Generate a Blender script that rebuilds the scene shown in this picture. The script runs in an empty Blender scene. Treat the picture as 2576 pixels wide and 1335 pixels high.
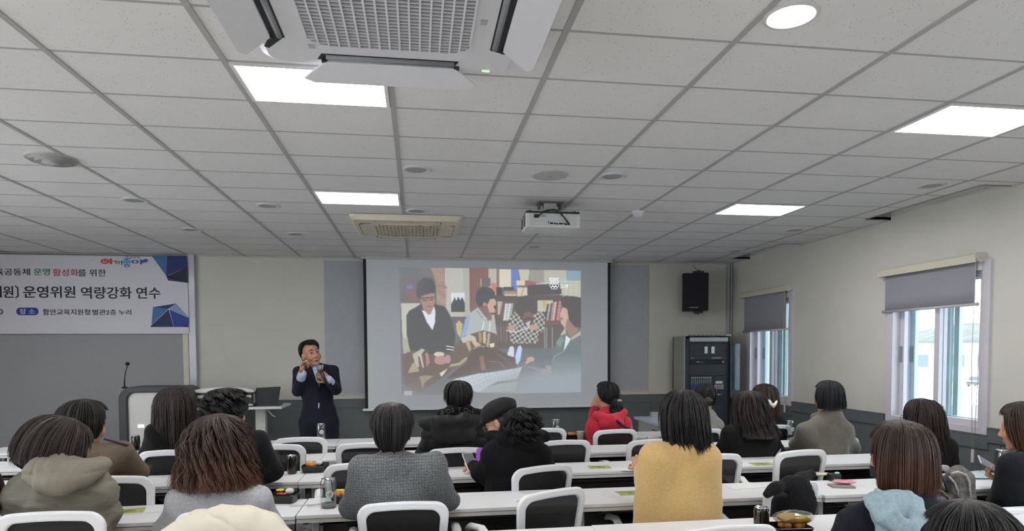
import bpy, bmesh, math, random
import numpy as np
from mathutils import Vector, Matrix
PI = math.pi
SC = bpy.context.scene
COL = SC.collection
random.seed(7)
RNG = np.random.default_rng(7)

# ------------------------------------------------------------------ camera
FOC, PCX, PCY = 1620.4, 1288.0, 950.0          # focal length and principal point for the 2576x1335 frame
YAW, PITCH, ROLL = .1455, -.0423, -.0051
CAMP = np.array([0, 0, 1.51])
def _basis():
    cy, sy, cp, sp, cr, sr = math.cos(YAW), math.sin(YAW), math.cos(PITCH), math.sin(PITCH), math.cos(ROLL), math.sin(ROLL)
    f = np.array([sy*cp, cy*cp, sp]); r = np.array([cy, -sy, 0]); u = np.cross(r, f)
    return np.array([cr*r+sr*u, -sr*r+cr*u, f])
CM = _basis()
cd = bpy.data.cameras.new('camera'); cam = bpy.data.objects.new('camera', cd); COL.objects.link(cam)
cam.matrix_world = Matrix([[CM[0][i], CM[1][i], -CM[2][i], CAMP[i]] for i in range(3)] + [[0, 0, 0, 1]])
cd.sensor_width = 36; cd.lens = FOC/2576*36
cd.shift_y = (PCY-667.5)/2576
cd.clip_start = .02; cd.clip_end = 300
SC.camera = cam
def ray(x, y): return np.array([(x-PCX)/FOC, (PCY-y)/FOC, 1.]) @ CM
def at(x, y, X=None, Y=None, Z=None):
    """the point of the room seen at a place of the photograph, on a plane of known distance or height"""
    d = ray(x, y)
    t = X/d[0] if X is not None else Y/d[1] if Y is not None else (Z-CAMP[2])/d[2]
    return Vector(CAMP + d*t)

# ------------------------------------------------------------------ world, exposure
SC.view_settings.view_transform = 'Standard'; SC.view_settings.look = 'None'
SC.view_settings.exposure = EXPOSURE = 1.28
SC.view_settings.gamma = 1; SC.view_settings.use_curve_mapping = False
w = bpy.data.worlds.new('sky'); SC.world = w; w.use_nodes = True
bg = w.node_tree.nodes['Background']
tc = w.node_tree.nodes.new('ShaderNodeTexCoord'); sx = w.node_tree.nodes.new('ShaderNodeSeparateXYZ'); rp = w.node_tree.nodes.new('ShaderNodeValToRGB')
w.node_tree.links.new(tc.outputs['Generated'], sx.inputs[0]); w.node_tree.links.new(sx.outputs['Z'], rp.inputs[0]); w.node_tree.links.new(rp.outputs[0], bg.inputs[0])
rp.color_ramp.elements[0].position = .0; rp.color_ramp.elements[0].color = (.93, .97, 1, 1)
rp.color_ramp.elements[1].position = .6; rp.color_ramp.elements[1].color = (.80, .90, 1, 1)
bg.inputs[1].default_value = 3.0
sun = bpy.data.objects.new('sun', bpy.data.lights.new('sun', 'SUN')); COL.objects.link(sun); sun.data.energy = 1.0; sun.data.angle = .02; sun.rotation_euler = (math.radians(55), 0, math.radians(-2))    # shines along the building, not into the room
try:
    SC.cycles.max_bounces = 6; SC.cycles.diffuse_bounces = 4; SC.cycles.adaptive_threshold = .02; SC.cycles.glossy_bounces = 3; SC.cycles.transparent_max_bounces = 10
    SC.cycles.transmission_bounces = 4; SC.cycles.sample_clamp_indirect = 6; SC.cycles.caustics_reflective = False; SC.cycles.caustics_refractive = False
except Exception: pass
LIGHT_PANEL, LIGHT_SPOT = 12.0, 24.0      # strength of the lit panels and of the lit downlight

# ------------------------------------------------------------------ materials
def lin(c):
    if isinstance(c, str): c = tuple(int(c[i:i+2], 16)/255 for i in (0, 2, 4))
    return tuple(((v+.055)/1.055)**2.4 if v > .04045 else v/12.92 for v in c) + (1,)
MATS = {}
def mat(name, col, rough=.6, metal=0, var=.06, scale=30, bump=0, bscale=200, emit=None, estr=0, alpha=None, stretch=None, spec=.5, sheen=0, coat=0):
    """procedural principled material: base colour broken up by noise, optional noise bump"""
    if name in MATS: return MATS[name]
    m = bpy.data.materials.new(name); m.use_nodes = True; nt = m.node_tree; b = nt.nodes['Principled BSDF']; L = nt.links
    c = lin(col)
    t = nt.nodes.new('ShaderNodeTexCoord'); mp = nt.nodes.new('ShaderNodeMapping'); L.new(t.outputs['Object'], mp.inputs[0])
    if stretch: mp.inputs['Scale'].default_value = stretch
    n = nt.nodes.new('ShaderNodeTexNoise'); n.inputs['Scale'].default_value = scale; n.inputs['Detail'].default_value = 4; L.new(mp.outputs[0], n.inputs['Vector'])
    r = nt.nodes.new('ShaderNodeValToRGB'); L.new(n.outputs[0], r.inputs[0])
    r.color_ramp.elements[0].position = .3; r.color_ramp.elements[1].position = .7
    r.color_ramp.elements[0].color = tuple(v*(1-var) for v in c[:3]) + (1,); r.color_ramp.elements[1].color = tuple(min(1, v*(1+var)) for v in c[:3]) + (1,)
    L.new(r.outputs[0], b.inputs['Base Color'])
    b.inputs['Roughness'].default_value = rough; b.inputs['Metallic'].default_value = metal; b.inputs['Specular IOR Level'].default_value = spec
    if sheen: b.inputs['Sheen Weight'].default_value = sheen
    if coat: b.inputs['Coat Weight'].default_value = coat
    if bump:
        n2 = nt.nodes.new('ShaderNodeTexNoise'); n2.inputs['Scale'].default_value = bscale; n2.inputs['Detail'].default_value = 3; L.new(mp.outputs[0], n2.inputs['Vector'])
        bp = nt.nodes.new('ShaderNodeBump'); bp.inputs['Strength'].default_value = bump; bp.inputs['Distance'].default_value = .01; L.new(n2.outputs[0], bp.inputs['Height']); L.new(bp.outputs[0], b.inputs['Normal'])
    if emit: b.inputs['Emission Color'].default_value = lin(emit); b.inputs['Emission Strength'].default_value = estr
    if alpha is not None: b.inputs['Alpha'].default_value = alpha
    MATS[name] = m
    return m
def glassy(name, tint, clear=.85, rough=.05):
    if name in MATS: return MATS[name]
    m = bpy.data.materials.new(name); m.use_nodes = True; nt = m.node_tree; nt.nodes.clear()
    o = nt.nodes.new('ShaderNodeOutputMaterial'); tr = nt.nodes.new('ShaderNodeBsdfTransparent'); gl = nt.nodes.new('ShaderNodeBsdfGlossy'); mx = nt.nodes.new('ShaderNodeMixShader')
    fr = nt.nodes.new('ShaderNodeLayerWeight'); po = nt.nodes.new('ShaderNodeMath'); po.operation = 'POWER'; po.inputs[1].default_value = 4; ma = nt.nodes.new('ShaderNodeMath'); ma.operation = 'MULTIPLY_ADD'; ma.use_clamp = True; ma.inputs[1].default_value = .5; ma.inputs[2].default_value = 1-clear
    nt.links.new(fr.outputs['Facing'], po.inputs[0]); nt.links.new(po.outputs[0], ma.inputs[0]); nt.links.new(ma.outputs[0], mx.inputs[0])
    tr.inputs[0].default_value = lin(tint); gl.inputs[0].default_value = (.9, .93, .95, 1); gl.inputs['Roughness'].default_value = rough
    nt.links.new(tr.outputs[0], mx.inputs[1]); nt.links.new(gl.outputs[0], mx.inputs[2]); nt.links.new(mx.outputs[0], o.inputs[0])
    MATS[name] = m
    return m
def netting(name, col, see):
    """dark woven mesh cloth, slightly see-through"""
    if name in MATS: return MATS[name]
    m = mat(name, col, .75, var=.1, scale=60); nt = m.node_tree; b = nt.nodes['Principled BSDF']; o = nt.nodes['Material Output']
    tr = nt.nodes.new('ShaderNodeBsdfTransparent'); mx = nt.nodes.new('ShaderNodeMixShader'); mx.inputs[0].default_value = see
    nt.links.new(b.outputs[0], mx.inputs[1]); nt.links.new(tr.outputs[0], mx.inputs[2]); nt.links.new(mx.outputs[0], o.inputs[0])
    return m
WHITE = mat('white_plastic', 'dcdde2', .42, var=.02)
TABLEW = mat('white_laminate', 'd9dade', .42, var=.02, scale=8)
EDGEW = mat('pale_edge_band', 'c4c2bf', .5, var=.03)
LEGW = mat('white_painted_steel', 'd4d6da', .35, var=.02)
BLACKP = mat('black_plastic', '17181b', .45, var=.1)
DARKP = mat('charcoal_plastic', '2a2c30', .5, var=.08)
GREYP = mat('grey_plastic', '85878b', .5, var=.05)
MESHB = netting('black_mesh', '08090c', .035)
CHROME = mat('bright_metal', 'c9cacc', .22, 1, var=.03)
BLACKM = mat('black_painted_steel', '1b1d20', .4, var=.08)
SKIN = mat('skin', 'bd8d74', .5, var=.05, scale=14, spec=.35)
PAPER = mat('white_paper', 'd8dad9', .8, var=.02)

# ------------------------------------------------------------------ mesh helpers
class MB:
    def __init__(s): s.v, s.f, s.m, s.sm = [], [], [], []
    def add(s, vs, fs, mi=0, smooth=False):
        o = len(s.v); s.v += [tuple(p) for p in vs]; s.f += [tuple(i+o for i in q) for q in fs]; s.m += [mi]*len(fs); s.sm += [smooth]*len(fs); return s
    def box(s, c, d, mi=0, bev=0, rot=None, seg=2):
        if not bev:
            vs = [Vector((x*d[0]/2, y*d[1]/2, z*d[2]/2)) for x in (-1, 1) for y in (-1, 1) for z in (-1, 1)]
            fs = [(0, 1, 3, 2), (4, 6, 7, 5), (0, 4, 5, 1), (2, 3, 7, 6), (0, 2, 6, 4), (1, 5, 7, 3)]
            sm = False
        else:
            bm = bmesh.new(); bmesh.ops.create_cube(bm, size=1); bmesh.ops.scale(bm, vec=d, verts=bm.verts)
            bmesh.ops.bevel(bm, geom=bm.edges[:], offset=bev, segments=seg, affect='EDGES', profile=.5)
            bm.verts.index_update(); vs = [v.co.copy() for v in bm.verts]; fs = [[v.index for v in f.verts] for f in bm.faces]; bm.free(); sm = False
        if rot is not None: vs = [rot @ v for v in vs]
        return s.add([v + Vector(c) for v in vs], fs, mi, sm)
    def cyl(s, p0, p1, r0, r1=None, n=16, mi=0, cap=True, smooth=True):
        p0, p1 = Vector(p0), Vector(p1); r1 = r0 if r1 is None else r1
        q = (p1-p0).to_track_quat('Z', 'Y'); vs = []
        for p, r in ((p0, r0), (p1, r1)):
            for k in range(n): a = 2*PI*k/n; vs.append(p + q @ Vector((r*math.cos(a), r*math.sin(a), 0)))
        s.add(vs, [(k, (k+1) % n, n+(k+1) % n, n+k) for k in range(n)], mi, smooth)
        if cap: o = len(s.v)-2*n; s.f += [tuple(o+k for k in reversed(range(n))), tuple(o+n+k for k in range(n))]; s.m += [mi]*2; s.sm += [False]*2
        return s
    def lathe(s, prof, c=(0, 0, 0), n=24, mi=0, rot=None, mis=None, smooth=True):
        vs = [Vector((r*math.cos(2*PI*k/n), r*math.sin(2*PI*k/n), z)) for r, z in prof for k in range(n)]
        if rot is not None: vs = [rot @ v for v in vs]
        o = len(s.v); s.v += [tuple(v+Vector(c)) for v in vs]
        for i in range(len(prof)-1):
            for k in range(n):
                s.f.append((o+i*n+k, o+i*n+(k+1) % n, o+(i+1)*n+(k+1) % n, o+(i+1)*n+k)); s.m.append(mis[i] if mis else mi); s.sm.append(smooth)
        return s
    def tube(s, path, r, n=8, mi=0, closed=False, flat=1., up=None):
        P = [Vector(p) for p in path]; N = len(P); vs = []; R = r if hasattr(r, '__len__') else [r]*N
        ref = Vector(up) if up else None
        for i, p in enumerate(P):
            t = (P[(i+1) % N]-P[i-1]) if closed else (P[min(i+1, N-1)]-P[max(i-1, 0)])
            t.normalize()
            u = ref or Vector((0, 0, 1))
            if abs(t.dot(u)) > .98: u = Vector((0, 1, 0)) if ref is None else Vector((1, 0, 0))
            a = t.cross(u).normalized(); b = a.cross(t).normalized()
            for k in range(n): an = 2*PI*k/n; vs.append(p + a*(R[i]*math.cos(an)) + b*(R[i]*flat*math.sin(an)))
        fs = [(i*n+k, ((i+1) % N)*n+k, ((i+1) % N)*n+(k+1) % n, i*n+(k+1) % n) for i in range(N if closed else N-1) for k in range(n)]
        s.add(vs, fs, mi, True)
        if not closed: o = len(s.v)-len(vs); s.f += [tuple(o+k for k in range(n)), tuple(o+(N-1)*n+k for k in reversed(range(n)))]; s.m += [mi]*2; s.sm += [False]*2
        return s
    def prism(s, poly, fr, depth, mi=0):
        """poly: 2-D outline; fr: function (u, v, w) -> point; extruded by depth along w"""
        n = len(poly); vs = [fr(u, v, 0) for u, v in poly]+[fr(u, v, depth) for u, v in poly]
        fs = [tuple(range(n)), tuple(reversed(range(n, 2*n)))]+[(k, n+k, n+(k+1) % n, (k+1) % n) for k in range(n)]
        return s.add(vs, fs, mi)
    def ring(s, outer, inner, fr, depth, mi=0):
        """frame between two outlines with the same number of points"""
        n = len(outer); vs = [fr(*p, d) for d in (0, depth) for L in (outer, inner) for p in L]; fs = []
        for k in range(n):
            j = (k+1) % n
            fs += [(k, j, n+j, n+k), (2*n+k, 3*n+k, 3*n+j, 2*n+j), (k, 2*n+k, 2*n+j, j), (n+k, n+j, 3*n+j, 3*n+k)]
        return s.add(vs, fs, mi)
    def ball(s, c, r, n=12, mi=0, sc=(1, 1, 1), rot=None):
        prof = [(max(1e-4, math.sin(PI*i/n)), -math.cos(PI*i/n)) for i in range(n+1)]
        S = Matrix.Diagonal((r*sc[0], r*sc[1], r*sc[2])); M = rot @ S if rot is not None else S
        return s.lathe(prof, c, n*2, mi, M)
    def build(s, name, mats, parent=None, loc=None, bevel=0, smooth=None, autos=None):
        me = bpy.data.meshes.new(name); me.from_pydata(s.v, [], s.f)
        for m in (mats if isinstance(mats, (list, tuple)) else [mats]): me.materials.append(m)
        me.polygons.foreach_set('material_index', s.m)
        me.polygons.foreach_set('use_smooth', [bool(smooth)]*len(s.f) if smooth is not None else s.sm)
        bm = bmesh.new(); bm.from_mesh(me); bmesh.ops.recalc_face_normals(bm, faces=bm.faces); bm.to_mesh(me); bm.free()
        o = bpy.data.objects.new(name, me); COL.objects.link(o)
        if parent: o.parent = parent
        if loc is not None: o.location = loc
        if bevel:
            b = o.modifiers.new('soft_edges', 'BEVEL'); b.width = bevel; b.segments = 2; b.limit_method = 'ANGLE'
        return o
def rrect(w, h, r, n=6, top=None, arch=0):
    """rounded rectangle outline centred on 0,0; `top` gives another width at the top"""
    t = w if top is None else top; pts = []
    for cx, cy, a0 in ((t/2-r, h/2-r, 0), (-t/2+r, h/2-r, 90), (-w/2+r, -h/2+r, 180), (w/2-r, -h/2+r, 270)):
        for k in range(n+1):
            a = math.radians(a0+90*k/n); x, y = cx+r*math.cos(a), cy+r*math.sin(a)
            pts.append((x, y))
        if a0 == 0 and arch: pts += [(t/2*f, h/2) for f in (.6, .3, 0, -.3, -.6)]
    if arch: pts = [(x, y+arch*(1-(2*x/t)**2)*(y > 0)) for x, y in pts]
    return pts
def tag(o, label, cat, group=None, kind=None):
    o['label'] = label; o['category'] = cat
    if group: o['group'] = group
    if kind: o['kind'] = kind
    return o
def thing(name, label, cat, loc=(0, 0, 0), rz=0, group=None, scale=None):
    o = bpy.data.objects.new(name, None); o.empty_display_size = .1; COL.objects.link(o)
    o.location = loc; o.rotation_euler = (0, 0, rz)
    if scale: o.scale = scale
    return tag(o, label, cat, group)
def struct(o): o['kind'] = 'structure'; return o
def dup(root, loc, rz, label, group=None, scale=None):
    r = root.copy(); COL.objects.link(r); r.location = loc; r.rotation_euler = (0, 0, rz); r['label'] = label
    if group: r['group'] = group
    if scale: r.scale = scale
    for ch in list(root.children):
        c = ch.copy(); COL.objects.link(c); c.parent = r
        for g in list(ch.children): d = g.copy(); COL.objects.link(d); d.parent = c
    return r
XYZ = lambda u, v, w: (u, v, w)
RZ = lambda a: Matrix.Rotation(a, 3, 'Z')
RX = lambda a: Matrix.Rotation(a, 3, 'X')
RY = lambda a: Matrix.Rotation(a, 3, 'Y')
_FONT = None
def text(name, s, size, parent, place, m, ext=.001, xs=1., bold=0):
    """lettering as a thin mesh; place: Matrix taking text x,y to the wall"""
    cu = bpy.data.curves.new(name, 'FONT'); cu.body = s; cu.size = size; cu.extrude = ext; cu.resolution_u = 3
    t = bpy.data.objects.new(name, cu); COL.objects.link(t)
    dg = bpy.context.evaluated_depsgraph_get(); me = bpy.data.meshes.new_from_object(t.evaluated_get(dg)); bpy.data.objects.remove(t)
    if xs != 1: me.transform(Matrix.Diagonal((xs, 1, 1, 1)))
    if bold:                                                # heavier strokes: the same lettering laid down again a hair to either side
        bm = bmesh.new(); bm.from_mesh(me); src = bm.verts[:]+bm.edges[:]+bm.faces[:]
        for q, (dx, dy) in enumerate(((bold, 0), (0, bold), (bold, bold))):
            g = bmesh.ops.duplicate(bm, geom=src)['geom']; bmesh.ops.translate(bm, vec=(dx*.8, dy*.5, (q+1)*.0004), verts=[v for v in g if isinstance(v, bmesh.types.BMVert)])
        bm.to_mesh(me); bm.free()
    me.transform(place); me.materials.clear(); me.materials.append(m)
    o = bpy.data.objects.new(name, me); COL.objects.link(o); o.parent = parent
    return o
# ------------------------------------------------------------------ the room
YF, XR, XL, YB, CH = 8.05, 4.13, -5.6, -2.7, 2.642       # front, right, left, back walls, ceiling
BARX = lambda i: (i-1.1558)*.633
ROWY = lambda j: 2.6864+.4064*j
WALLC = mat('painted_wall', 'c9c8c2', .85, var=.025, scale=3, bump=.08, bscale=260)
WAINS = mat('slate_wainscot', '5c6265', .6, var=.04, scale=12, bump=.04)
def ceiling_mat():
    m = mat('mineral_tile', 'd6d6d8', .9, var=.02, scale=2); nt = m.node_tree; b = nt.nodes['Principled BSDF']; L = nt.links
    src = b.inputs['Base Color'].links[0].from_socket
    t = nt.nodes.new('ShaderNodeTexCoord'); v = nt.nodes.new('ShaderNodeTexVoronoi'); v.inputs['Scale'].default_value = 75; L.new(t.outputs['Object'], v.inputs['Vector'])
    r = nt.nodes.new('ShaderNodeMath'); r.operation = 'LESS_THAN'; r.inputs[1].default_value = .16; L.new(v.outputs['Distance'], r.inputs[0])
    n = nt.nodes.new('ShaderNodeTexNoise'); n.inputs['Scale'].default_value = 14; L.new(t.outputs['Object'], n.inputs['Vector'])
    g = nt.nodes.new('ShaderNodeMath'); g.operation = 'GREATER_THAN'; g.inputs[1].default_value = .5; L.new(n.outputs[0], g.inputs[0])
    k = nt.nodes.new('ShaderNodeMath'); k.operation = 'MULTIPLY'; L.new(r.outputs[0], k.inputs[0]); L.new(g.outputs[0], k.inputs[1])
    mx = nt.nodes.new('ShaderNodeMix'); mx.data_type = 'RGBA'; mx.inputs['B'].default_value = lin('8f8f90'); L.new(k.outputs[0], mx.inputs['Factor']); L.new(src, mx.inputs['A']); L.new(mx.outputs['Result'], b.inputs['Base Color'])
    return m
TILE = ceiling_mat()
TBAR = mat('ceiling_tee', 'a3a3a5', .55, var=.03)
P1 = (4.0, 5.17); P2 = (6.47, 7.60); PX = 3.89           # curtain pockets over the two windows
m = MB()
def slab(x0, x1, y0, y1): m.box(((x0+x1)/2, (y0+y1)/2, CH+.01), (x1-x0, y1-y0, .02))
slab(XL, PX, YB, YF); slab(PX, XR, YB, P1[0]); slab(PX, XR, P1[1], P2[0]); slab(PX, XR, P2[1], YF)
ceil = struct(m.build('ceiling', TILE))
m = MB()
for i in range(-7, 8):
    x = BARX(i)
    if x < PX: m.box((x, (YB+YF)/2, CH-.001), (.024, YF-YB, .006))
for j in range(-13, 14):
    y = ROWY(j)
    for i in range(-8, 8):
        x0, x1 = max(BARX(i)+.012, XL), min(BARX(i+1)-.012, PX)
        if x1 > x0: m.box(((x0+x1)/2, y, CH-.0005), (x1-x0, .0115, .003))
    if not (P1[0]-.02 < y < P1[1]+.02 or P2[0]-.02 < y < P2[1]+.02): m.box(((PX+XR)/2, y, CH-.0005), (XR-PX, .0115, .003))
m.build('ceiling_grid', TBAR, ceil)
m = MB()                                                     # lips and lids of the curtain pockets
for a, b in (P1, P2):
    m.box((PX-.006, (a+b)/2, CH+.05), (.012, b-a, .112)); m.box(((PX+XR)/2, a-.006, CH+.05), (XR-PX, .012, .112)); m.box(((PX+XR)/2, b+.006, CH+.05), (XR-PX, .012, .112))
    m.box(((PX+XR)/2, (a+b)/2, CH+.13), (XR-PX+.05, b-a+.05, .02))
m.build('curtain_pocket', mat('pocket_board', '8b8b8c', .7), ceil)
m = MB()                                                     # wall angle round the ceiling
m.box(((XL+XR)/2, YF-.012, CH-.006), (XR-XL, .024, .012)); m.box((XR-.01, (P1[1]+P2[0])/2, CH-.004), (.02, P2[0]-P1[1], .008)); m.box((XR-.01, (P1[0]+YB)/2, CH-.004), (.02, P1[0]-YB, .008))
struct(m.build('trim_1', mat('wall_angle', 'b9b9b6', .5)))
struct(MB().box(((XL+XR)/2, (YB+YF)/2, -.05), (XR-XL+.4, YF-YB+.4, .1)).build('floor', mat('vinyl_floor', 'd0ccc4', .5, var=.05, scale=6)))
struct(MB().box(((XL+XR)/2, YF+.1, 1.45), (XR-XL+.4, .2, 2.9)).build('wall_front', WALLC))
struct(MB().box(((XL+XR)/2, YB-.1, 1.45), (XR-XL+.4, .2, 2.9)).build('wall_back', WALLC))
ADDED_WINDOWS = [(-2.3, -.5), (0., 1.8), (2.3, 4.1)]               # openings added to the unseen left wall so daylight brightens the ceiling
def wall_with_windows(x, t, WN, z0, z1):
    m = MB(); y = YB
    for a, b in sorted(WN)+[(YF, YF)]:
        m.box((x, (y+a)/2, 1.45), (t, a-y, 2.9)); y = b
        if b > a: m.box((x, (a+b)/2, z0/2), (t, b-a, z0)); m.box((x, (a+b)/2, (z1+2.9)/2), (t, b-a, 2.9-z1))
    return m
struct(wall_with_windows(XL-.1, .2, ADDED_WINDOWS, .8, 2.3).build('wall_left', WALLC))
WN = [(4.17, 5.13), (6.66, 7.57)]; WZ = (.885, 2.12); WT = .22
struct(wall_with_windows(XR+WT/2, WT, WN+[(-2.2, -.6), (.2, 1.8)], *WZ).build('wall_right', WALLC))  # last two openings are out of view, added to let in more daylight
# wainscot: boards with grooves under a cap rail
WH = .925
m = MB()
x = XL
while x < XR-.02:
    x1 = min(x+.86, XR-.02); m.box(((x+x1)/2, YF-.008, WH/2), (x1-x-.006, .016, WH)); x += .86
m.box(((XL+XR)/2, YF-.006, WH/2), (XR-XL, .008, WH)); m.box(((XL+XR)/2, YF-.014, WH-.05), (XR-XL, .028, .10)); m.box(((XL+XR)/2, YF-.016, WH+.003), (XR-XL, .032, .008))
struct(m.build('trim_2', WAINS))
m = MB(); y = YB
while y < YF-.03:
    y1 = min(y+.56, YF-.03); m.box((XR-.008, (y+y1)/2, .41), (.016, y1-y-.006, .82)); y += .56
m.box((XR-.006, (YB+YF)/2, .42), (.008, YF-YB, .84))
for a, b, dz in ((YB, WN[0][0]-.05, 0), (WN[0][0]-.05, WN[0][1]+.05, -.055), (WN[0][1]+.05, WN[1][0]-.05, 0), (WN[1][0]-.05, WN[1][1]+.05, -.055), (WN[1][1]+.05, YF-.03, 0)):
    m.box((XR-.014, (a+b)/2, WH-.05+dz), (.028, b-a, .10)); m.box((XR-.016, (a+b)/2, WH+.003+dz), (.032, b-a, .008))
struct(m.build('trim_3', WAINS))
# windows: frame, two inner and two outer sliding sashes, panes, latches
PVC = mat('white_window_frame', 'c9c6cf', .4, var=.02); PVCO = mat('outer_window_frame', 'b9cdd2', .4, var=.02); PANE = glassy('window_glass', 'f8fbfb', .96, .03)
YZ = lambda x: (lambda u, v, w: (x+w, u, v))
def rect(y0, y1, z0, z1): return [(y0, z0), (y1, z0), (y1, z1), (y0, z1)]
for k, (a, b) in enumerate(WN):
    z0, z1 = WZ
    fr = MB().ring(rect(a-.035, b+.035, z0-.035, z1+.035), rect(a+.035, b-.035, z0+.04, z1-.035), YZ(XR-.022), .24).build('window_%d' % (k+1), PVC); struct(fr)
    mid = (a+b)/2; e = .05
    for (s0, s1, xo, mt) in ((a+.03, mid+.025, .015, PVC), (mid-.025, b-.03, .055, PVC), (a+.03, mid+.035, .12, PVCO), (mid-.06, b-.03, .16, PVCO)):
        sa = MB().ring(rect(s0, s1, z0+.035, z1-.03), rect(s0+e, s1-e, z0+.035+e, z1-.03-e), YZ(XR+xo), .032).build('sash', mt, fr)
        MB().box((XR+xo+.016, (s0+s1)/2, (z0+z1)/2), (.006, s1-s0-2*e+.01, z1-z0-.06-2*e)).build('pane', PANE, sa)
        if mt is PVC or s1 > b-.1: MB().box((XR+xo-.004, (s0+.022 if s0 < a+.1 else s1-.022), 1.46), (.014, .018, .14), bev=.004).build('latch', GREYP, sa)
# roller blinds over the two side windows
BLC = mat('grey_blind_fabric', '8f9099', .9, var=.03, scale=80, bump=.06, bscale=500); CREAM = mat('cream_aluminium', 'c9c6b6', .45, var=.02)
def side_blind(y0, y1, zt, zb, cordy, cordz, label):
    t = thing('roller_blind', label, 'blind', (XR, (y0+y1)/2, zb), 0, 'roller blinds over the side windows'); L = lambda p: (p[0]-XR, p[1]-(y0+y1)/2, p[2]-zb)
    prof = [(-.085, -.035), (-.085, .02), (-.07, .035), (0, .035), (0, .022), (-.064, .022), (-.072, .014), (-.072, -.035)]
    MB().prism(prof, lambda u, v, w: L((XR+u, y0+w, zt+v)), y1-y0).build('headrail', CREAM, t)
    for y in (y0-.006, y1+.006): MB().cyl(L((XR-.048, y-.006, zt)), L((XR-.048, y+.006, zt)), .036, n=20).cyl(L((XR-.048, y-.009, zt)), L((XR-.048, y+.009, zt)), .011).box(L((XR-.02, y, zt+.005)), (.04, .01, .06)).build('end_bracket', mat('pale_plastic', 'c6c5c0', .5), t)
    MB().cyl(L((XR-.048, y0+.01, zt)), L((XR-.048, y1-.01, zt)), .027, n=20).build('roller_tube', BLC, t)
    m = MB(); n = 14
    for i in range(n+1):
        y = y0+.045+(y1-y0-.09)*i/n; zz = [(XR-.036+.003*math.sin(i*1.1)*f, y, zt-.0+(zb-zt)*f) for f in (0, .3, .65, 1)]; m.v += [L(p) for p in zz]+[L((p[0]-.0015, p[1], p[2])) for p in zz]
    for i in range(n):
        for q in range(3):
            a = i*8+q; m.f += [(a, a+8, a+9, a+1), (a+4, a+5, a+13, a+12)]; m.m += [0, 0]; m.sm += [True, True]
    m.f += [(i*8+3, i*8+11, i*8+15, i*8+7) for i in range(n)]; m.m += [0]*n; m.sm += [False]*n
    m.build('fabric', BLC, t)
    b = MB().cyl(L((XR-.037, y0+.03, zb)), L((XR-.037, y1-.03, zb)), .011, n=12).build('bottom_bar', mat('blind_bar', 'b7b7bd', .4), t)
    MB().cyl(L((XR-.037, y0+.028, zb)), L((XR-.037, y0+.02, zb)), .014).cyl(L((XR-.037, y1-.028, zb)), L((XR-.037, y1-.02, zb)), .014).build('end_cap', mat('pale_plastic', 'c6c5c0', .5), b)
    MB().tube([L((XR-.085, y0-.006, zt)), L((XR-.075, cordy+.012, (zt+cordz)/2)), L((XR-.06, cordy+.004, cordz+.1))], .0022, 6).tube([L((XR-.03, y0-.006, zt)), L((XR-.04, cordy-.014, (zt+cordz)/2)), L((XR-.055, cordy-.006, cordz+.1))], .0022, 6).build('pull_cord', mat('cord', 'b9b7b0', .6), t)
    MB().box(L((XR-.058, cordy, cordz+.05)), (.014, .022, .10), bev=.005).build('cord_weight', mat('pale_plastic', 'c6c5c0', .5), t)
side_blind(4.20, 5.22, 2.175, 1.835, 4.21, .66, 'grey roller blind half lowered over the near, larger-looking right-hand window')
side_blind(6.68, 7.70, 2.19, 1.735, 6.69, .80, 'grey roller blind half lowered over the far window beside the equipment rack')
# front wall: two grey blinds behind the screen, cream sill under them
for (x0, x1, lab) in ((-1.10, 1.0, 'grey blind on front wall showing left of the projection screen'), (1.04, 2.965, 'grey blind on front wall showing right of the projection screen')):
    t = thing('roller_blind', lab, 'blind', ((x0+x1)/2, YF, 1.0), 0, 'grey blinds behind the projection screen')
    MB().box((0, -.012, .80), (x1-x0, .004, 1.60)).build('fabric', mat('front_blind_fabric', 'a9acb3', .9, var=.03, bump=.05, bscale=500), t)
    MB().box((0, -.014, -.012), (x1-x0, .016, .022), bev=.004).build('bottom_bar', mat('blind_bar', 'b7b7bd', .4), t)
struct(MB().box((.93, YF-.006, .958), (4.12, .012, .05)).build('trim_4', CREAM))
# left part of the front wall: grey pin board in a cream frame, white post, banner
pr = at(463, 842, Y=YF)
t = thing('pin_board', 'large grey pin board with cream frame below the printed banner', 'board', (pr.x-2.6, YF, .25))
MB().box((0, -.020, .935), (5.2, .034, 1.87)).build('panel', mat('grey_felt', '9a9ca0', .95, var=.04, scale=120, bump=.08, bscale=600), t)
MB().ring(rect(-2.62, 2.66, -.03, 1.90), rect(-2.58, 2.6, .01, 1.86), lambda u, v, w: (u, -w, v), .045).build('frame', CREAM, t)
px0, px1 = at(477, 760, Y=YF).x, at(496, 820, Y=YF).x
struct(MB().box(((px0+px1)/2, YF-.03, CH/2), (px1-px0, .06, CH)).build('trim_5', mat('white_gloss_post', 'b9bbc6', .18, var=.02, spec=.6)))
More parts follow.
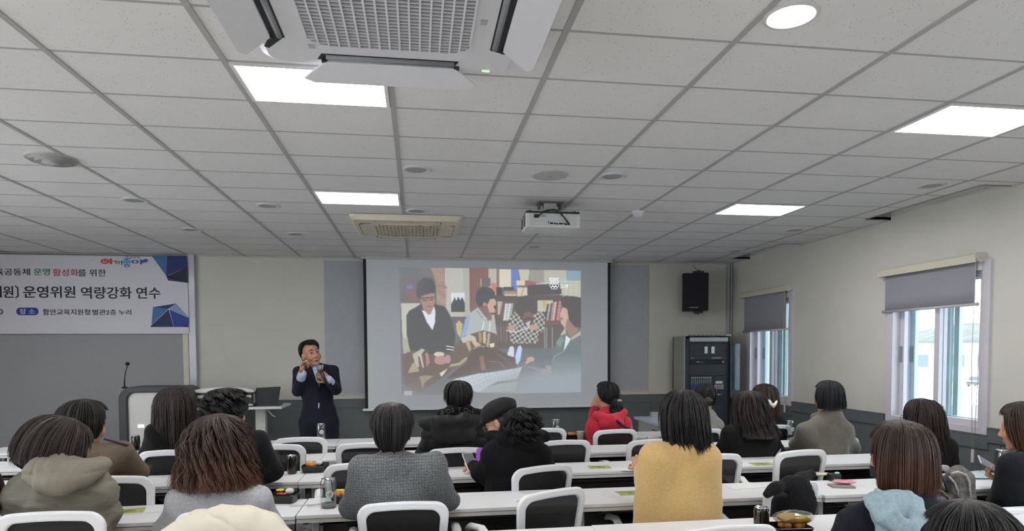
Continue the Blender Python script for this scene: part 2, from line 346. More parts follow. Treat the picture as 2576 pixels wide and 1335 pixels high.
# banner
BW0 = at(0, 740, Y=YF-.07)
bx1 = at(473, 740, Y=YF-.07).x; bz1, bz0 = at(240, 643, Y=YF-.07).z, at(240, 839, Y=YF-.07).z
bx0 = bx1-4.3
ban = thing('banner', 'long white printed banner with blue crystal shapes hung above the grey board', 'banner', (bx1, YF-.07, bz0))
MB().box(((bx0-bx1)/2, 0, (bz1-bz0)/2), (bx1-bx0, .006, bz1-bz0)).build('sheet', mat('banner_vinyl', 'cfcfd9', .55, var=.01), ban)
def bp(x, y):                                                # picture place -> banner place
    p = at(x, y, Y=YF-.075); return (p.x-bx1, p.z-bz0)
INK = {k: mat('ink_'+k, c, .6, var=.02) for k, c in dict(black='17181c', green='2f6b4a', red='b03a4e', logored='c0453f', logogreen='2f7d46', sky='3f86c4', blue='2456a8', navy='1d2f6e', deep='182458', royal='1c3a94', steel='3f6fa5', pale='7f9dbd', dark='1a1c38', white='d8dae2', grey='6a6c74').items()}
def write(s, x0, x1, y0, y1, ink, bold=0, name='lettering'):
    """lettering filling the box x0..x1, y0..y1 of the banner as seen"""
    a, b = bp(x0, y1), bp(x1, y0)
    o = text(name, s, 1, ban, Matrix.Identity(4), INK[ink], ext=.001, bold=bold)
    me = o.data; co = np.array([v.co for v in me.vertices]); mn, mx = co.min(0), co.max(0)
    tilt = (bp(x1, y1)[1]-bp(x0, y1)[1])
    for v in me.vertices:
        fx = (v.co.x-mn[0])/(mx[0]-mn[0]); fz = (v.co.y-mn[1])/(mx[1]-mn[1]); dz = v.co.z
        v.co = (a[0]+(b[0]-a[0])*fx, -.0045-dz, a[1]+tilt*fx+(bp(x0, y0)[1]-a[1])*fz)
    return o
write('육공동체', -12, 75, 675, 692, 'black', .02); write('운영', 85, 125, 675, 692, 'green', .02); write('활성화', 133, 197, 676, 694, 'red', .02); write('를 위한', 197, 266, 677, 695, 'black', .02)
write('ㅣ', -2, 3.5, 719, 748, 'black', .03); write('원〕', 8, 46, 718, 750, 'black', .035); write('운영위원', 59, 189, 719, 749, 'black', .035); write('역량강화', 204, 331, 721, 751, 'black', .035); write('연수', 343, 403, 722, 751, 'black', .035)
write('0', -3, 7, 777, 790, 'black', .02); write('함안교육지원청', 108, 226, 777, 792, 'black', .02); write('별관2층', 233, 292, 778, 792, 'black', .02); write('누리', 299, 330, 779, 792, 'black', .02)
def flat(name, polys, mats, lift=.005):
    m = MB(); 
    for q, mi in polys: m.prism([bp(*p) for p in q], lambda u, v, w: (u, -lift-w, v), .0008, mi)
    return m.build(name, mats, ban)
bad = [(41+9+9*math.cos(a), 783+9.5*math.sin(a)) for a in np.linspace(PI/2, 3*PI/2, 9)]+[(88+9*math.cos(a), 783+9.5*math.sin(a)) for a in np.linspace(-PI/2, PI/2, 9)]
flat('badge', [(bad, 0)], [INK['royal']]); o = write('장 소', 50, 88, 776, 790, 'white', .02)
for v in o.data.vertices: v.co.y -= .0015
write('경남교육', 314, 352, 643, 650, 'grey', 0, 'logo_lettering')
write('ㅏ', 276, 291, 650, 664, 'logored', .05, 'logo_lettering'); write('이', 290, 307, 655, 666, 'logogreen', .04, 'logo_lettering'); write('좋', 308, 330, 650, 672, 'sky', .03, 'logo_lettering'); write('아', 331, 362, 653, 665, 'blue', .05, 'logo_lettering')
flat('logo_smile', [([(264+11*math.cos(a), 657+6.5*math.sin(a)) for a in np.linspace(0, 2*PI, 20, endpoint=False)], 0)], [INK['logored']]); flat('logo_hand', [([(353, 656), (360, 654), (367, 650), (374, 655), (368, 659), (358, 661)], 0)], [INK['blue']])
flat('logo_smile_face', [([(264+7*math.cos(a), 656+4.5*math.sin(a)) for a in np.linspace(.3, PI-.3, 10)]+[(264+5*math.cos(a), 656+2.6*math.sin(a)) for a in np.linspace(PI-.3, .3, 10)], 0), ([(259.5, 653), (261.5, 653), (261.5, 655), (259.5, 655)], 0), ([(266.5, 653), (268.5, 653), (268.5, 655), (266.5, 655)], 0)], [INK['white']], .007)
CR = [INK[k] for k in ('steel', 'navy', 'dark', 'royal', 'pale', 'deep')]
flat('crystal_pattern', [([(381, 642.5), (421, 643), (418, 693)], 0), ([(421, 643), (470, 644), (472, 671), (418, 694)], 1), ([(472, 671), (473, 711), (418, 695)], 2), ([(418, 693), (473, 711), (423, 705)], 5)], CR)
flat('crystal_pattern', [([(385, 772), (424, 776), (381, 817)], 0), ([(386, 772), (443, 763), (424, 776)], 1), ([(443, 763), (475, 798), (426, 777)], 4), ([(424, 778), (437, 822), (381, 818)], 5), ([(426, 778), (475, 799), (460, 822), (438, 822)], 3), ([(475, 800), (474, 823), (460, 822)], 1), ([(381, 818), (437, 822.5), (378, 822)], 2)], CR)
# conduit in the right corner of the front wall
struct(MB().box((at(1829, 760, Y=YF).x, YF-.02, 1.78), (.035, .04, 1.72)).box((at(1837, 760, Y=YF).x, YF-.014, 1.78), (.022, .028, 1.72)).build('trim_6', mat('grey_conduit', 'a9acb2', .35)))
# ------------------------------------------------------------------ projection screen with the projected film still
YS = YF-.13
tl, tr, bl, br = at(912, 649, Y=YS), at(1535, 661, Y=YS), at(920, 1027, Y=YS), at(1535, 1018, Y=YS)
sx0, sx1 = (tl.x+bl.x)/2, (tr.x+br.x)/2; sz0 = (bl.z+br.z)/2; sz1 = CH-.001
sc = thing('projection_screen', 'large pull-down projection screen with black side borders showing a film still', 'projection screen', (sx0, YS, sz0))
W_, H_ = sx1-sx0, sz1-sz0
SCRW = mat('screen_cloth', 'd3d8df', .8, var=.015)
MB().box((W_/2, 0, H_/2), (W_-.07, .003, H_)).build('screen_cloth', SCRW, sc)
MB().box((.0175, -.0005, H_/2), (.035, .005, H_)).box((W_-.014, -.0005, H_/2), (.028, .005, H_)).build('side_border', mat('screen_black', '0b0c10', .7), sc)
MB().box((W_/2, 0, -.012), (W_+.06, .03, .03), bev=.008).build('bottom_bar', WHITE, sc)
MB().box((W_/2, .02, H_-.015), (W_+.05, .07, .03)).build('ceiling_case', mat('pale_case', 'bcbcba', .5), sc)
# the film still, painted into the colour attribute of a fine flat grid on the screen
PW, PH, Q = 456, 322, 4.0
IM = np.zeros((PH, PW, 3)); GX, GY = np.meshgrid((np.arange(PW)+.5)*Q, (np.arange(PH)+.5)*Q+30)
FN = RNG.random((PH, PW))
def soft(a, k):
    for _ in range(k): p = np.pad(a, ((1, 1), (1, 1))+((0, 0),)*(a.ndim-2), 'edge'); a = (p[:-2, 1:-1]+p[2:, 1:-1]+p[1:-1, :-2]+p[1:-1, 2:]+4*p[1:-1, 1:-1])/8
    return a
def inside(P):
    r = np.zeros(GX.shape, bool); n = len(P)
    for i in range(n):
        (x0, y0), (x1, y1) = P[i], P[(i+1) % n]
        if y0 != y1: c = ((y0 > GY) != (y1 > GY)) & (GX < (x1-x0)*(GY-y0)/(y1-y0)+x0); r ^= c
    return r
def pol(P, c, dx=0, a=1.): k = inside([(x+dx, y) for x, y in P])[..., None]*a; IM[:] = IM*(1-k)+np.array(c)*k
def R_(x0, y0, x1, y1, c, dx=0, a=1.): pol([(x0, y0), (x1, y0), (x1, y1), (x0, y1)], c, dx, a)
def E_(cx, cy, rx, ry, c, dx=0, a=1.): k = ((((GX-cx-dx)/rx)**2+((GY-cy)/ry)**2) < 1)[..., None]*a; IM[:] = IM*(1-k)+np.array(c)*k
def S_(P, w, c, dx=0):
    for (x0, y0), (x1, y1) in zip(P, P[1:]):
        t = np.clip(((GX-x0-dx)*(x1-x0)+(GY-y0)*(y1-y0))/((x1-x0)**2+(y1-y0)**2+1e-6), 0, 1)
        IM[np.hypot(GX-dx-x0-t*(x1-x0), GY-y0-t*(y1-y0)) < w/2] = c
B = 903
IM[:] = (104, 107, 111)
R_(30, 150, 200, 400, (112, 100, 102)); E_(150, 300, 45, 70, (124, 98, 100)); E_(110, 235, 32, 20, (108, 118, 178)); R_(215, 45, 330, 140, (112, 108, 108))
pol([(25, 395), (210, 395), (210, 900), (40, 900)], (166, 166, 158)); pol([(40, 730), (140, 790), (140, 900), (40, 900)], (150, 148, 138))
R_(440, 45, 695, 530, (164, 164, 157)); R_(625, 45, 692, 530, (156, 156, 150))
pol([(318, 45), (455, 45), (440, 190), (470, 230), (455, 425), (365, 425), (372, 240), (350, 150)], (158, 136, 127))
for k in range(6): S_([(335+k*22, 45), (368+k*15, 210), (372+k*16, 425)], 6, (132, 110, 104))
S_([(365, 215), (465, 240)], 14, (140, 112, 108))
R_(510, 290, 640, 484, (186, 192, 200)); pol([(510, 400), (530, 370), (545, 335), (560, 375), (580, 330), (600, 370), (615, 335), (640, 390), (640, 484), (510, 484)], (80, 83, 86))
R_(505, 530, 690, 640, (104, 100, 100)); R_(690, 48, 878, 470, (126, 98, 95))
for k in range(7): R_(700+k*26, 48, 708+k*26, 440, (116, 88, 86))
R_(-28, 50, 54, 330, (166, 162, 152), B); R_(52, 50, 82, 240, (128, 112, 104), B); R_(80, 55, 196, 240, (190, 185, 166), B); R_(200, 55, 272, 262, (96, 120, 180), B); pol([(272, 55), (380, 55), (378, 165), (290, 165)], (176, 172, 158), B); R_(380, 60, 530, 190, (140, 138, 133), B); R_(528, 60, 752, 190, (166, 164, 153), B); R_(752, 62, 906, 170, (126, 147, 162), B); R_(690, 168, 906, 335, (174, 174, 160), B)
for k in range(8): R_(700+k*26, 170, 703+k*26, 330, (156, 156, 144), B)
for k in range(6): R_(690, 190+k*24, 906, 193+k*24, (156, 156, 144), B)
pol([(0, 190), (50, 195), (45, 300), (10, 290)], (190, 112, 106), B)
R_(795, 145, 895, 225, (104, 100, 102)); R_(800, 150, 808, 225, (170, 170, 170))
R_(-40, 315, 720, 420, (96, 88, 87), B); R_(50, 235, 110, 320, (82, 80, 80), B); R_(120, 232, 225, 262, (88, 84, 82), B); R_(130, 275, 255, 318, (150, 132, 112), B); R_(135, 305, 250, 322, (172, 170, 162), B)
R_(250, 165, 336, 215, (190, 182, 164), B); R_(258, 235, 360, 326, (188, 178, 158), B); pol([(336, 165), (450, 182), (450, 205), (336, 212)], (146, 96, 100), B); S_([(450, 198), (600, 190)], 8, (190, 185, 180), B); pol([(360, 215), (440, 205), (700, 205), (708, 300), (362, 316)], (88, 86, 88), B)
S_([(320, 215), (318, 260), (295, 325)], 5, (90, 88, 88), B)
R_(-40, 378, 720, 850, (98, 93, 92), B); R_(60, 378, 110, 510, (160, 158, 146), B); pol([(110, 380), (150, 385), (120, 520), (75, 540)], (116, 94, 92), B)
for k in range(4): pol([(140+k*20, 395), (158+k*20, 395), (136+k*18, 570), (116+k*20, 568)], [(182, 184, 182), (160, 172, 170), (190, 192, 190), (140, 160, 150)][k], B)
R_(460, 368, 622, 480, (168, 172, 156), B); R_(515, 370, 555, 440, (170, 158, 110), B)
for k, c in enumerate([(84, 84, 88), (150, 150, 150), (96, 90, 92), (176, 120, 130), (170, 172, 164), (110, 92, 96), (182, 120, 126), (150, 110, 112)]): pol([(560+k*20, 400-k*5), (578+k*20, 400-k*5), (548+k*21, 572), (530+k*21, 572)], c, B)
R_(540, 575, 710, 610, (112, 92, 88), B)
for x in (530, 550, 610): R_(x, 640, x+8, 850, (140, 142, 146), B)
for x in (60, 90, 120, 145): R_(x, 620, x+7, 780, (124, 120, 118), B)
# seated people of the still
def plaid(P, a, b, s, dx=0, an=.3):
    k = inside([(x+dx, y) for x, y in P]); u = GX*math.cos(an)+GY*math.sin(an); v = -GX*math.sin(an)+GY*math.cos(an)
    c = np.where((((u % s) < s*.42) ^ ((v % s) < s*.42))[..., None], a, b); IM[k] = c[k]
plaid([(165, 560), (230, 480), (330, 500), (440, 500), (500, 470), (540, 540), (525, 680), (470, 700), (460, 800), (190, 800), (180, 650)], (164, 164, 158), (92, 92, 92), 52, B, .2)
pol([(300, 540), (430, 560), (390, 640), (330, 620)], (96, 92, 92), B); pol([(340, 590), (392, 570), (372, 650)], (170, 172, 172), B)
E_(345, 430, 112, 112, (90, 87, 87), B); E_(370, 520, 50, 42, (120, 98, 92), B); R_(330, 540, 420, 570, (98, 88, 86), B)
E_(196, 640, 36, 28, (164, 136, 124), B); E_(420, 638, 50, 30, (168, 138, 122), B); S_([(155, 668), (240, 686), (330, 655), (372, 640)], 11, (186, 188, 186), B)
pol([(600, 750), (625, 620), (660, 530), (710, 480), (770, 432), (850, 540), (930, 505), (955, 700), (930, 760), (700, 770)], (152, 161, 160)); pol([(600, 750), (640, 560), (695, 500), (690, 560), (650, 690), (625, 750)], (126, 146, 186))
S_([(830, 545), (828, 600), (810, 660)], 9, (200, 204, 200)); S_([(888, 585), (880, 670)], 9, (200, 204, 200)); S_([(760, 470), (840, 575)], 8, (120, 128, 126)); pol([(850, 470), (905, 480), (905, 560), (860, 575)], (132, 104, 94))
pol([(870, 350), (930, 345), (952, 385), (945, 420), (925, 430), (945, 470), (930, 492), (880, 485), (860, 420)], (178, 146, 132)); E_(838, 395, 22, 30, (160, 126, 112)); pol([(750, 320), (770, 260), (830, 228), (900, 240), (940, 290), (945, 345), (890, 355), (868, 400), (830, 380), (815, 430), (770, 420), (748, 370)], (84, 85, 88)); pol([(925, 420), (948, 420), (940, 465)], (96, 66, 62))
pol([(552, 600), (585, 565), (620, 600), (600, 740), (565, 700)], (168, 160, 118))
pol([(75, 520), (105, 470), (205, 408), (350, 402), (450, 430), (500, 520), (545, 700), (535, 880), (300, 910), (110, 880), (75, 700)], (83, 85, 87))
pol([(222, 462), (250, 470), (300, 500), (345, 425), (356, 470), (352, 580), (325, 662), (270, 580)], (188, 194, 204)); pol([(205, 330), (345, 295), (352, 380), (340, 430), (310, 505), (285, 510), (235, 450)], (150, 122, 114))
pol([(170, 280), (185, 190), (250, 145), (330, 160), (362, 230), (355, 300), (320, 290), (230, 320), (200, 360), (180, 330)], (84, 86, 89)); S_([(215, 350), (345, 338)], 10, (78, 78, 82)); S_([(240, 370), (275, 368)], 8, (78, 78, 82)); S_([(300, 366), (338, 360)], 8, (78, 78, 82)); S_([(270, 425), (315, 425)], 8, (124, 90, 86))
# blankets
pol([(30, 900), (140, 860), (300, 900), (500, 880), (560, 800), (640, 720), (820, 665), (945, 700), (950, 850), (720, 900), (560, 1020), (420, 1130), (180, 1290), (40, 1200)], (104, 95, 90))
for P, c in [([(130, 900), (220, 840), (250, 860), (180, 930), (190, 1030), (150, 1010)], (160, 156, 150)), ([(190, 900), (210, 880), (235, 1030), (225, 1040)], (178, 168, 148)), ([(250, 890), (275, 880), (295, 980), (260, 1030)], (150, 120, 114)), ([(130, 980), (165, 1000), (190, 1070), (80, 1085)], (150, 138, 122)), ([(190, 1120), (260, 1110), (330, 1120), (240, 1180), (220, 1250)], (142, 128, 112)), ([(385, 1090), (465, 1045), (420, 1110), (400, 1125)], (184, 184, 176)),
             ([(600, 750), (680, 705), (740, 730), (760, 800), (700, 770), (620, 790)], (168, 166, 160)), ([(640, 780), (680, 760), (700, 850), (680, 880)], (160, 142, 116)), ([(700, 770), (730, 760), (800, 810), (740, 830)], (176, 160, 132)), ([(770, 690), (800, 680), (810, 760), (785, 800)], (150, 130, 104)), ([(820, 680), (850, 680), (845, 800), (820, 790)], (178, 164, 138)), ([(865, 690), (890, 700), (870, 840), (850, 820)], (160, 146, 122)), ([(880, 800), (930, 790), (930, 830), (890, 840)], (186, 186, 180)), ([(500, 1000), (580, 985), (650, 930), (660, 950), (590, 1010), (480, 1030)], (158, 144, 118))]: pol(P, c)
S_([(460, 820), (530, 832)], 9, (196, 198, 200)); S_([(460, 850), (525, 860)], 9, (196, 198, 200)); E_(385, 902, 50, 25, (176, 178, 150)); E_(400, 960, 62, 42, (164, 124, 118)); E_(468, 950, 30, 42, (160, 128, 130))
pol([(650, 980), (720, 850), (800, 822), (945, 850), (1050, 900), (1150, 930), (1150, 1060), (900, 1085), (640, 1120), (450, 1150)], (96, 88, 86)); pol([(780, 930), (820, 920), (845, 1060), (800, 1075)], (134, 102, 100)); S_([(945, 900), (1050, 960), (1120, 1030)], 5, (130, 122, 120)); S_([(860, 975), (960, 980), (1030, 1030)], 5, (134, 128, 126)); S_([(720, 850), (780, 822), (830, 830)], 8, (150, 148, 142))
pol([(155, 915), (180, 835), (205, 822), (222, 840), (220, 940), (190, 930)], (178, 186, 200), B); pol([(232, 935), (262, 830), (285, 815), (305, 850), (285, 970), (255, 1015), (240, 1000)], (160, 180, 214), B)
pol([(690, 500), (720, 430), (760, 430), (800, 470), (810, 640), (760, 680), (720, 620), (700, 600)], (180, 150, 140), B); pol([(760, 560), (860, 560), (880, 700), (800, 750), (745, 640)], (140, 116, 108), B); pol([(690, 350), (740, 318), (860, 325), (908, 340), (910, 640), (850, 640), (780, 560), (765, 450), (715, 430)], (86, 83, 85), B); pol([(696, 548), (714, 540), (710, 570)], (92, 66, 62), B)
pol([(690, 720), (745, 640), (800, 740), (905, 660), (912, 1090), (600, 1080), (600, 930), (640, 820)], (102, 113, 114), B); pol([(690, 715), (745, 640), (752, 700), (710, 720)], (166, 160, 140), B); pol([(800, 750), (908, 670), (905, 720), (810, 770)], (160, 156, 136), B); pol([(750, 720), (800, 760), (770, 810), (725, 885), (740, 800)], (192, 198, 204), B); pol([(650, 790), (700, 730), (730, 760), (690, 850)], (120, 134, 126), B); S_([(720, 890), (640, 930), (605, 990), (620, 1020)], 5, (150, 154, 162), B)
pol([(420, 930), (610, 920), (620, 1060), (500, 1060), (440, 1010)], (98, 103, 106), B); pol([(335, 1000), (360, 945), (400, 935), (430, 955), (425, 980), (385, 985), (350, 1010)], (176, 146, 134), B); pol([(530, 1025), (600, 1030), (590, 1115), (510, 1125), (480, 1070), (560, 1060)], (166, 132, 128), B); E_(505, 1035, 34, 18, (88, 92, 108), B)
plaid([(485, 1195), (540, 1150), (760, 1100), (940, 1082), (1150, 1050), (1240, 1022), (1220, 1080), (1150, 1160), (960, 1180), (860, 1230), (770, 1292)], (196, 202, 206), (150, 160, 172), 17, 0, .15); pol([(1210, 1030), (1330, 1040), (1390, 1080), (1380, 1130), (1160, 1150)], (104, 107, 112)); S_([(1260, 1035), (1330, 1050), (1385, 1085)], 6, (150, 154, 160))
pol([(770, 1290), (860, 1232), (1000, 1200), (1160, 1180), (1140, 1285)], (160, 160, 150)); R_(42, 1262, 120, 1310, (178, 180, 180))
f = np.clip((GX+GY*1.1-1750)/900, 0, 1)[..., None]; f = f*np.clip((GY-900)/250, 0, 1)[..., None]; IM[:] = IM*(1-f)+np.array((134, 142, 150))*f
f = np.clip((GY-1080)/220, 0, 1)[..., None]*np.clip((700-GX)/600, 0, 1)[..., None]*.6; IM[:] = IM*(1-f)+np.array((124, 128, 132))*f
f = np.clip((330-GX)/330, 0, 1)[..., None]*np.clip((420-GY)/200, 0, 1)[..., None]*.6; IM[:] = IM*(1-f)+np.array((106, 109, 114))*f
IM = soft(IM, 2); IM += (FN[..., None]-.5)*5
pc = [at(1000+c/3.925, 660+r/3.925, Y=YS-.004) for c, r in ((18, 45), (1812, 62), (1812, 1280), (40, 1312))]
g = []; 
for r in range(PH+1):
    for c in range(PW+1):
        u, v = c/PW, r/PH; p = (pc[0]*(1-u)+pc[1]*u)*(1-v)+(pc[3]*(1-u)+pc[2]*u)*v; g.append((p.x-sx0, -.004, p.z-sz0))
me = bpy.data.meshes.new('projected_picture'); me.from_pydata(g, [], [(r*(PW+1)+c, (r+1)*(PW+1)+c, (r+1)*(PW+1)+c+1, r*(PW+1)+c+1) for r in range(PH) for c in range(PW)])
# the picture fills canvas x 18..1812, y 45..1312: resample the canvas to the grid
ci = np.clip(((18+np.arange(PW)/PW*1794)/Q).astype(int), 0, PW-1); ri = np.clip(((45+np.arange(PH)/PH*1262-30)/Q).astype(int), 0, PH-1)
V = IM[ri][:, ci]/255; V = np.clip(.90*V+.10*V.mean(-1, keepdims=True)*1.0+.02, 0, 1); V = np.where(V > .04045, ((V+.055)/1.055)**2.4, V/12.92)
ca = me.color_attributes.new('still', 'FLOAT_COLOR', 'CORNER'); rep = np.repeat(V.reshape(-1, 3), 4, axis=0); ca.data.foreach_set('color', np.concatenate([rep, np.ones((len(rep), 1))], 1).astype(np.float32).ravel())
pm = bpy.data.materials.new('projected_film_still'); pm.use_nodes = True; nt = pm.node_tree; b = nt.nodes['Principled BSDF']; a = nt.nodes.new('ShaderNodeVertexColor'); a.layer_name = 'still'
nt.links.new(a.outputs[0], b.inputs['Base Color']); nt.links.new(a.outputs[0], b.inputs['Emission Color']); b.inputs['Emission Strength'].default_value = .38; b.inputs['Roughness'].default_value = .85
me.materials.append(pm); po = bpy.data.objects.new('projected_picture', me); COL.objects.link(po); po.parent = sc
GLOW = mat('projected_white', 'd8dde0', .8, emit='d8dde0', estr=.35); GLOWB = mat('projected_cyan', '9fc0c4', .8, emit='9fc0c4', estr=.3)
def swrite(s, x0, x1, y0, y1, m, bold):
    o = text('broadcaster_lettering', s, 1, sc, Matrix.Identity(4), m, ext=.0004, bold=bold); me = o.data
    co = np.array([v.co for v in me.vertices]); mn, mx = co.min(0), co.max(0); p, q = at(x0, y1, Y=YS-.006), at(x1, y0, Y=YS-.006)
    for v in me.vertices: v.co = (p.x-sx0+(q.x-p.x)*(v.co.x-mn[0])/(mx[0]-mn[0]), -.006-v.co.z, p.z-sz0+(q.z-p.z)*(v.co.y-mn[1])/(mx[1]-mn[1]))
swrite('SBS', 1382, 1406, 698, 713, GLOW, .05); swrite('HD', 1413, 1425, 700, 711, GLOWB, .02); swrite('D-19', 1409, 1429, 715, 725, GLOW, .02)
m = MB()
q0, q1 = at(1409.5, 714, Y=YS-.006), at(1428.5, 698, Y=YS-.006); L = [(q0.x-sx0, -.006, q0.z-sz0), (q1.x-sx0, -.006, q0.z-sz0), (q1.x-sx0, -.006, q1.z-sz0), (q0.x-sx0, -.006, q1.z-sz0)]
m.tube(L, .0035, 4, closed=True)
for k, (x, y) in enumerate(((1386.5, 718), (1394, 718), (1401.5, 718), (1390.3, 723), (1397.8, 723))):
    p = at(x, y, Y=YS-.006); m.tube([(p.x-sx0+.020*math.cos(a), -.006-.0004*k, p.z-sz0+.020*math.sin(a)) for a in np.linspace(0, 2*PI, 20, endpoint=False)], .0032, 4, 1, closed=True)
m.build('broadcaster_emblem', [GLOWB, GLOW], sc)
# ------------------------------------------------------------------ ceiling: lit panels, air conditioners, downlights ...
def emit_mat(name, col, s):
    m = bpy.data.materials.new(name); m.use_nodes = True; nt = m.node_tree; nt.nodes.clear(); o = nt.nodes.new('ShaderNodeOutputMaterial'); e = nt.nodes.new('ShaderNodeEmission')
    e.inputs[0].default_value = lin(col); e.inputs[1].default_value = s; nt.links.new(e.outputs[0], o.inputs[0]); return m
LIT = emit_mat('lit_diffuser', 'fffcf8', LIGHT_PANEL)
LFR = mat('light_frame', 'd4d4d6', .5)
lp = None
for i, j, lab in ((0, 0, 'lit ceiling panel beside the open near air conditioner'), (0, 5, 'lit ceiling panel above and beyond it, just short of the closed far air conditioner'), (5, 0, 'lit ceiling panel at the upper right edge, before the right-hand wall'), (5, 5, 'lit ceiling panel above the right side, nearest the far window'),
                  (-5, 0, 'lit ceiling panel at the left, outside the view'), (-5, 5, 'second lit ceiling panel at the left, outside the view'), (0, -5, 'lit ceiling panel over the back seats behind the viewer'), (5, -5, 'lit ceiling panel over the back right seats'), (-5, -5, 'lit ceiling panel over the back left seats'), (0, -10, 'lit ceiling panel by the back wall'), (5, -10, 'lit ceiling panel by the back wall, right side')):
    c = ((BARX(i)+BARX(i+1))/2, (ROWY(j)+ROWY(j+1))/2, CH)
    if lp is None:
        lp = thing('ceiling_light', lab, 'ceiling light', c, 0, 'flat lit panels in the ceiling'); a, b = .633/2-.014, .4064/2-.008
        MB().ring(rect(-a, a, -b, b), rect(-a+.016, a-.016, -b+.016, b-.016), XYZ, -.009).build('frame', LFR, lp); MB().box((0, 0, -.004), (2*a-.03, 2*b-.03, .004)).build('diffuser', LIT, lp)
    else: dup(lp, c, 0, lab)
def cassette(cx, cy, s, body, slot, openflaps, label, bars):
    t = thing('air_conditioner', label, 'air conditioner', (cx, cy, CH-.004), 0); h = s/2
    F = lambda u, v, w: (u, v, -w)
    m = MB(); o1, o2, o3 = rrect(s, s, .05, 5), rrect(s-.01, s-.01, .05, 5), rrect(s-.07, s-.07, .05, 5)
    n = len(o1); m.add([(x, y, 0) for x, y in o1]+[(x, y, -.018) for x, y in o2]+[(x, y, -.042) for x, y in o3], [(k, (k+1) % n, n+(k+1) % n, n+k) for k in range(n)]+[(n+k, n+(k+1) % n, 2*n+(k+1) % n, 2*n+k) for k in range(n)]+[tuple(range(2*n, 3*n))])
    m.build('panel', body, t)
    gw = s*.60; g = MB(); g.prism(rrect(gw, gw, .07, 6), F, .004); gr = g.build('grille', slot, t); gr.location.z = -.0405
    b = MB(); q = gw/2-.004; nx, ny = bars
    def half(v): return q if abs(v) < q-.07 else q-.07+math.sqrt(max(0, .07**2-(abs(v)-q+.07)**2))
    for k in range(nx+1): x = -q+2*q*k/nx; hv = half(x); b.box((x, 0, -.008), (.0065, 2*hv, .008))
    for k in range(ny+1): y = -q+2*q*k/ny; hv = half(y); b.box((0, y, -.0065), (2*hv, .0042 if bars[1] > 20 else .006, .005))
    b.build('lattice', body, gr)
    for k in range(4):
        R = RZ(k*PI/2); L = lambda u, v, w: R @ Vector((u, v, w)); v0 = h-.118
        if openflaps:
            sl = MB().prism([(-.25, v0), (.25, v0), (.25, v0+.006)]+([] if k == 0 else [(.335, v0+.07), (.325, v0+.085)])+[(.235, v0+.046), (-.235, v0+.046), (-.27, v0+.046)], lambda u, v, w: L(u, v, -.0425-w), .0012).build('air_outlet', mat('outlet_black', '14151c', .5), t)
            MB().cyl(L(-.235, v0+.016, -.044), L(.235, v0+.016, -.044), .011, n=10).build('vane', mat('vane_grey', '7c7f86', .5), sl)
            fl = [(-.24, v0+.046), (.24, v0+.046), (.30, h-.01), (.335, h+.03), (.30, h+.052), (-.30, h+.052), (-.335, h+.03), (-.30, h-.01)]
            MB().prism(fl, lambda u, v, w: L(u, v, -.045-.028*max(0, v-v0-.046)/.12-w), .007).build('flap', body, t, bevel=.002)
            MB().box(L(-.245, v0+.05, -.046), (.02, .02, .012), rot=R).box(L(.245, v0+.05, -.046), (.02, .02, .012), rot=R).build('hinge', DARKP, t)
        else:
            MB().tube([L(-.26, v0+.02, -.0425), L(-.25, v0+.05, -.0425), L(.25, v0+.05, -.0425), L(.26, v0+.02, -.0425)], .0035, 6).build('flap_seam', BLACKP, t)
            MB().box(L(0, v0+.02, -.0415), (.50, .075, .006), rot=R, bev=.002).build('flap', body, t)
            MB().box(L(-.285, v0-.005, -.0425), (.008, .085, .003), rot=R).build('corner_slot', BLACKP, t)
    if openflaps:
        MB().box((h-.115, h-.052, -.043), (.030, .010, .006), bev=.002).build('indicator_lamp', mat('indicator_green', '9fe08a', .4, emit='8fe87a', estr=.7), t)
        for x, y in ((-h+.20, h-.17), (h-.16, h-.42)): MB().box((x, y, -.043), (.022, .03, .002)).build('emblem', mat('emblem_grey', 'a9aab0', .5), t)
    return t
cassette(-.085, 2.115, .95, mat('cool_white_plastic', 'd0d1d8', .45, var=.015), mat('grille_grey', '83848a', .6), True, 'white cassette air conditioner with open flaps, nearest the viewer at the top', (16, 26))
cassette(-.075, 5.93, .95, mat('cream_plastic', 'cbc6b6', .5, var=.015), mat('grille_cream', 'b9b1a0', .6), False, 'cream cassette air conditioner with closed flaps, far down the ceiling before the screen', (18, 10))
DLR = mat('downlight_ring', 'c6c7ca', .4); DLC = mat('downlight_cup', '97989b', .5); dl = None
for px, py, lab in ((1048, 426, 'unlit downlight between the two lit panels on the left'), (1541, 443, 'unlit downlight right of the round ceiling speaker'), (1050, 530, 'unlit downlight right beside the far left lit panel'), (675, 517, 'unlit downlight left of the far left lit panel'), (340, 503, 'unlit downlight second from the left in its row'), (482, 577, 'unlit downlight farther down toward the banner'), (745, 588, 'unlit downlight farther down, left of the cream air conditioner'),
                    (1345, 620, 'small unlit downlight just under the ceiling end above the screen'), (2343, 466, 'unlit downlight beside the long curtain pocket at right'), (2000, 578, 'unlit downlight under the far right lit panel'), (1850, 630, 'unlit downlight near the far right corner of the ceiling'), (1064, 597, 'unlit downlight just past the cream air conditioner')):
    p = at(px, py, Z=CH)
    if dl is None:
        dl = thing('downlight', lab, 'downlight', p, 0, 'round unlit downlights')
        MB().lathe([(.092, 0), (.090, -.006), (.070, -.008), (.066, -.003)], n=28).build('trim_ring', DLR, dl); MB().lathe([(.067, -.0035), (.03, -.0022), (.0005, -.002)], n=28).build('reflector', DLC, dl)
    else: dup(dl, p, 0, lab)
t = thing('downlight', 'bright round downlight lit warm white at upper right', 'downlight', at(1990, 37, Z=CH))
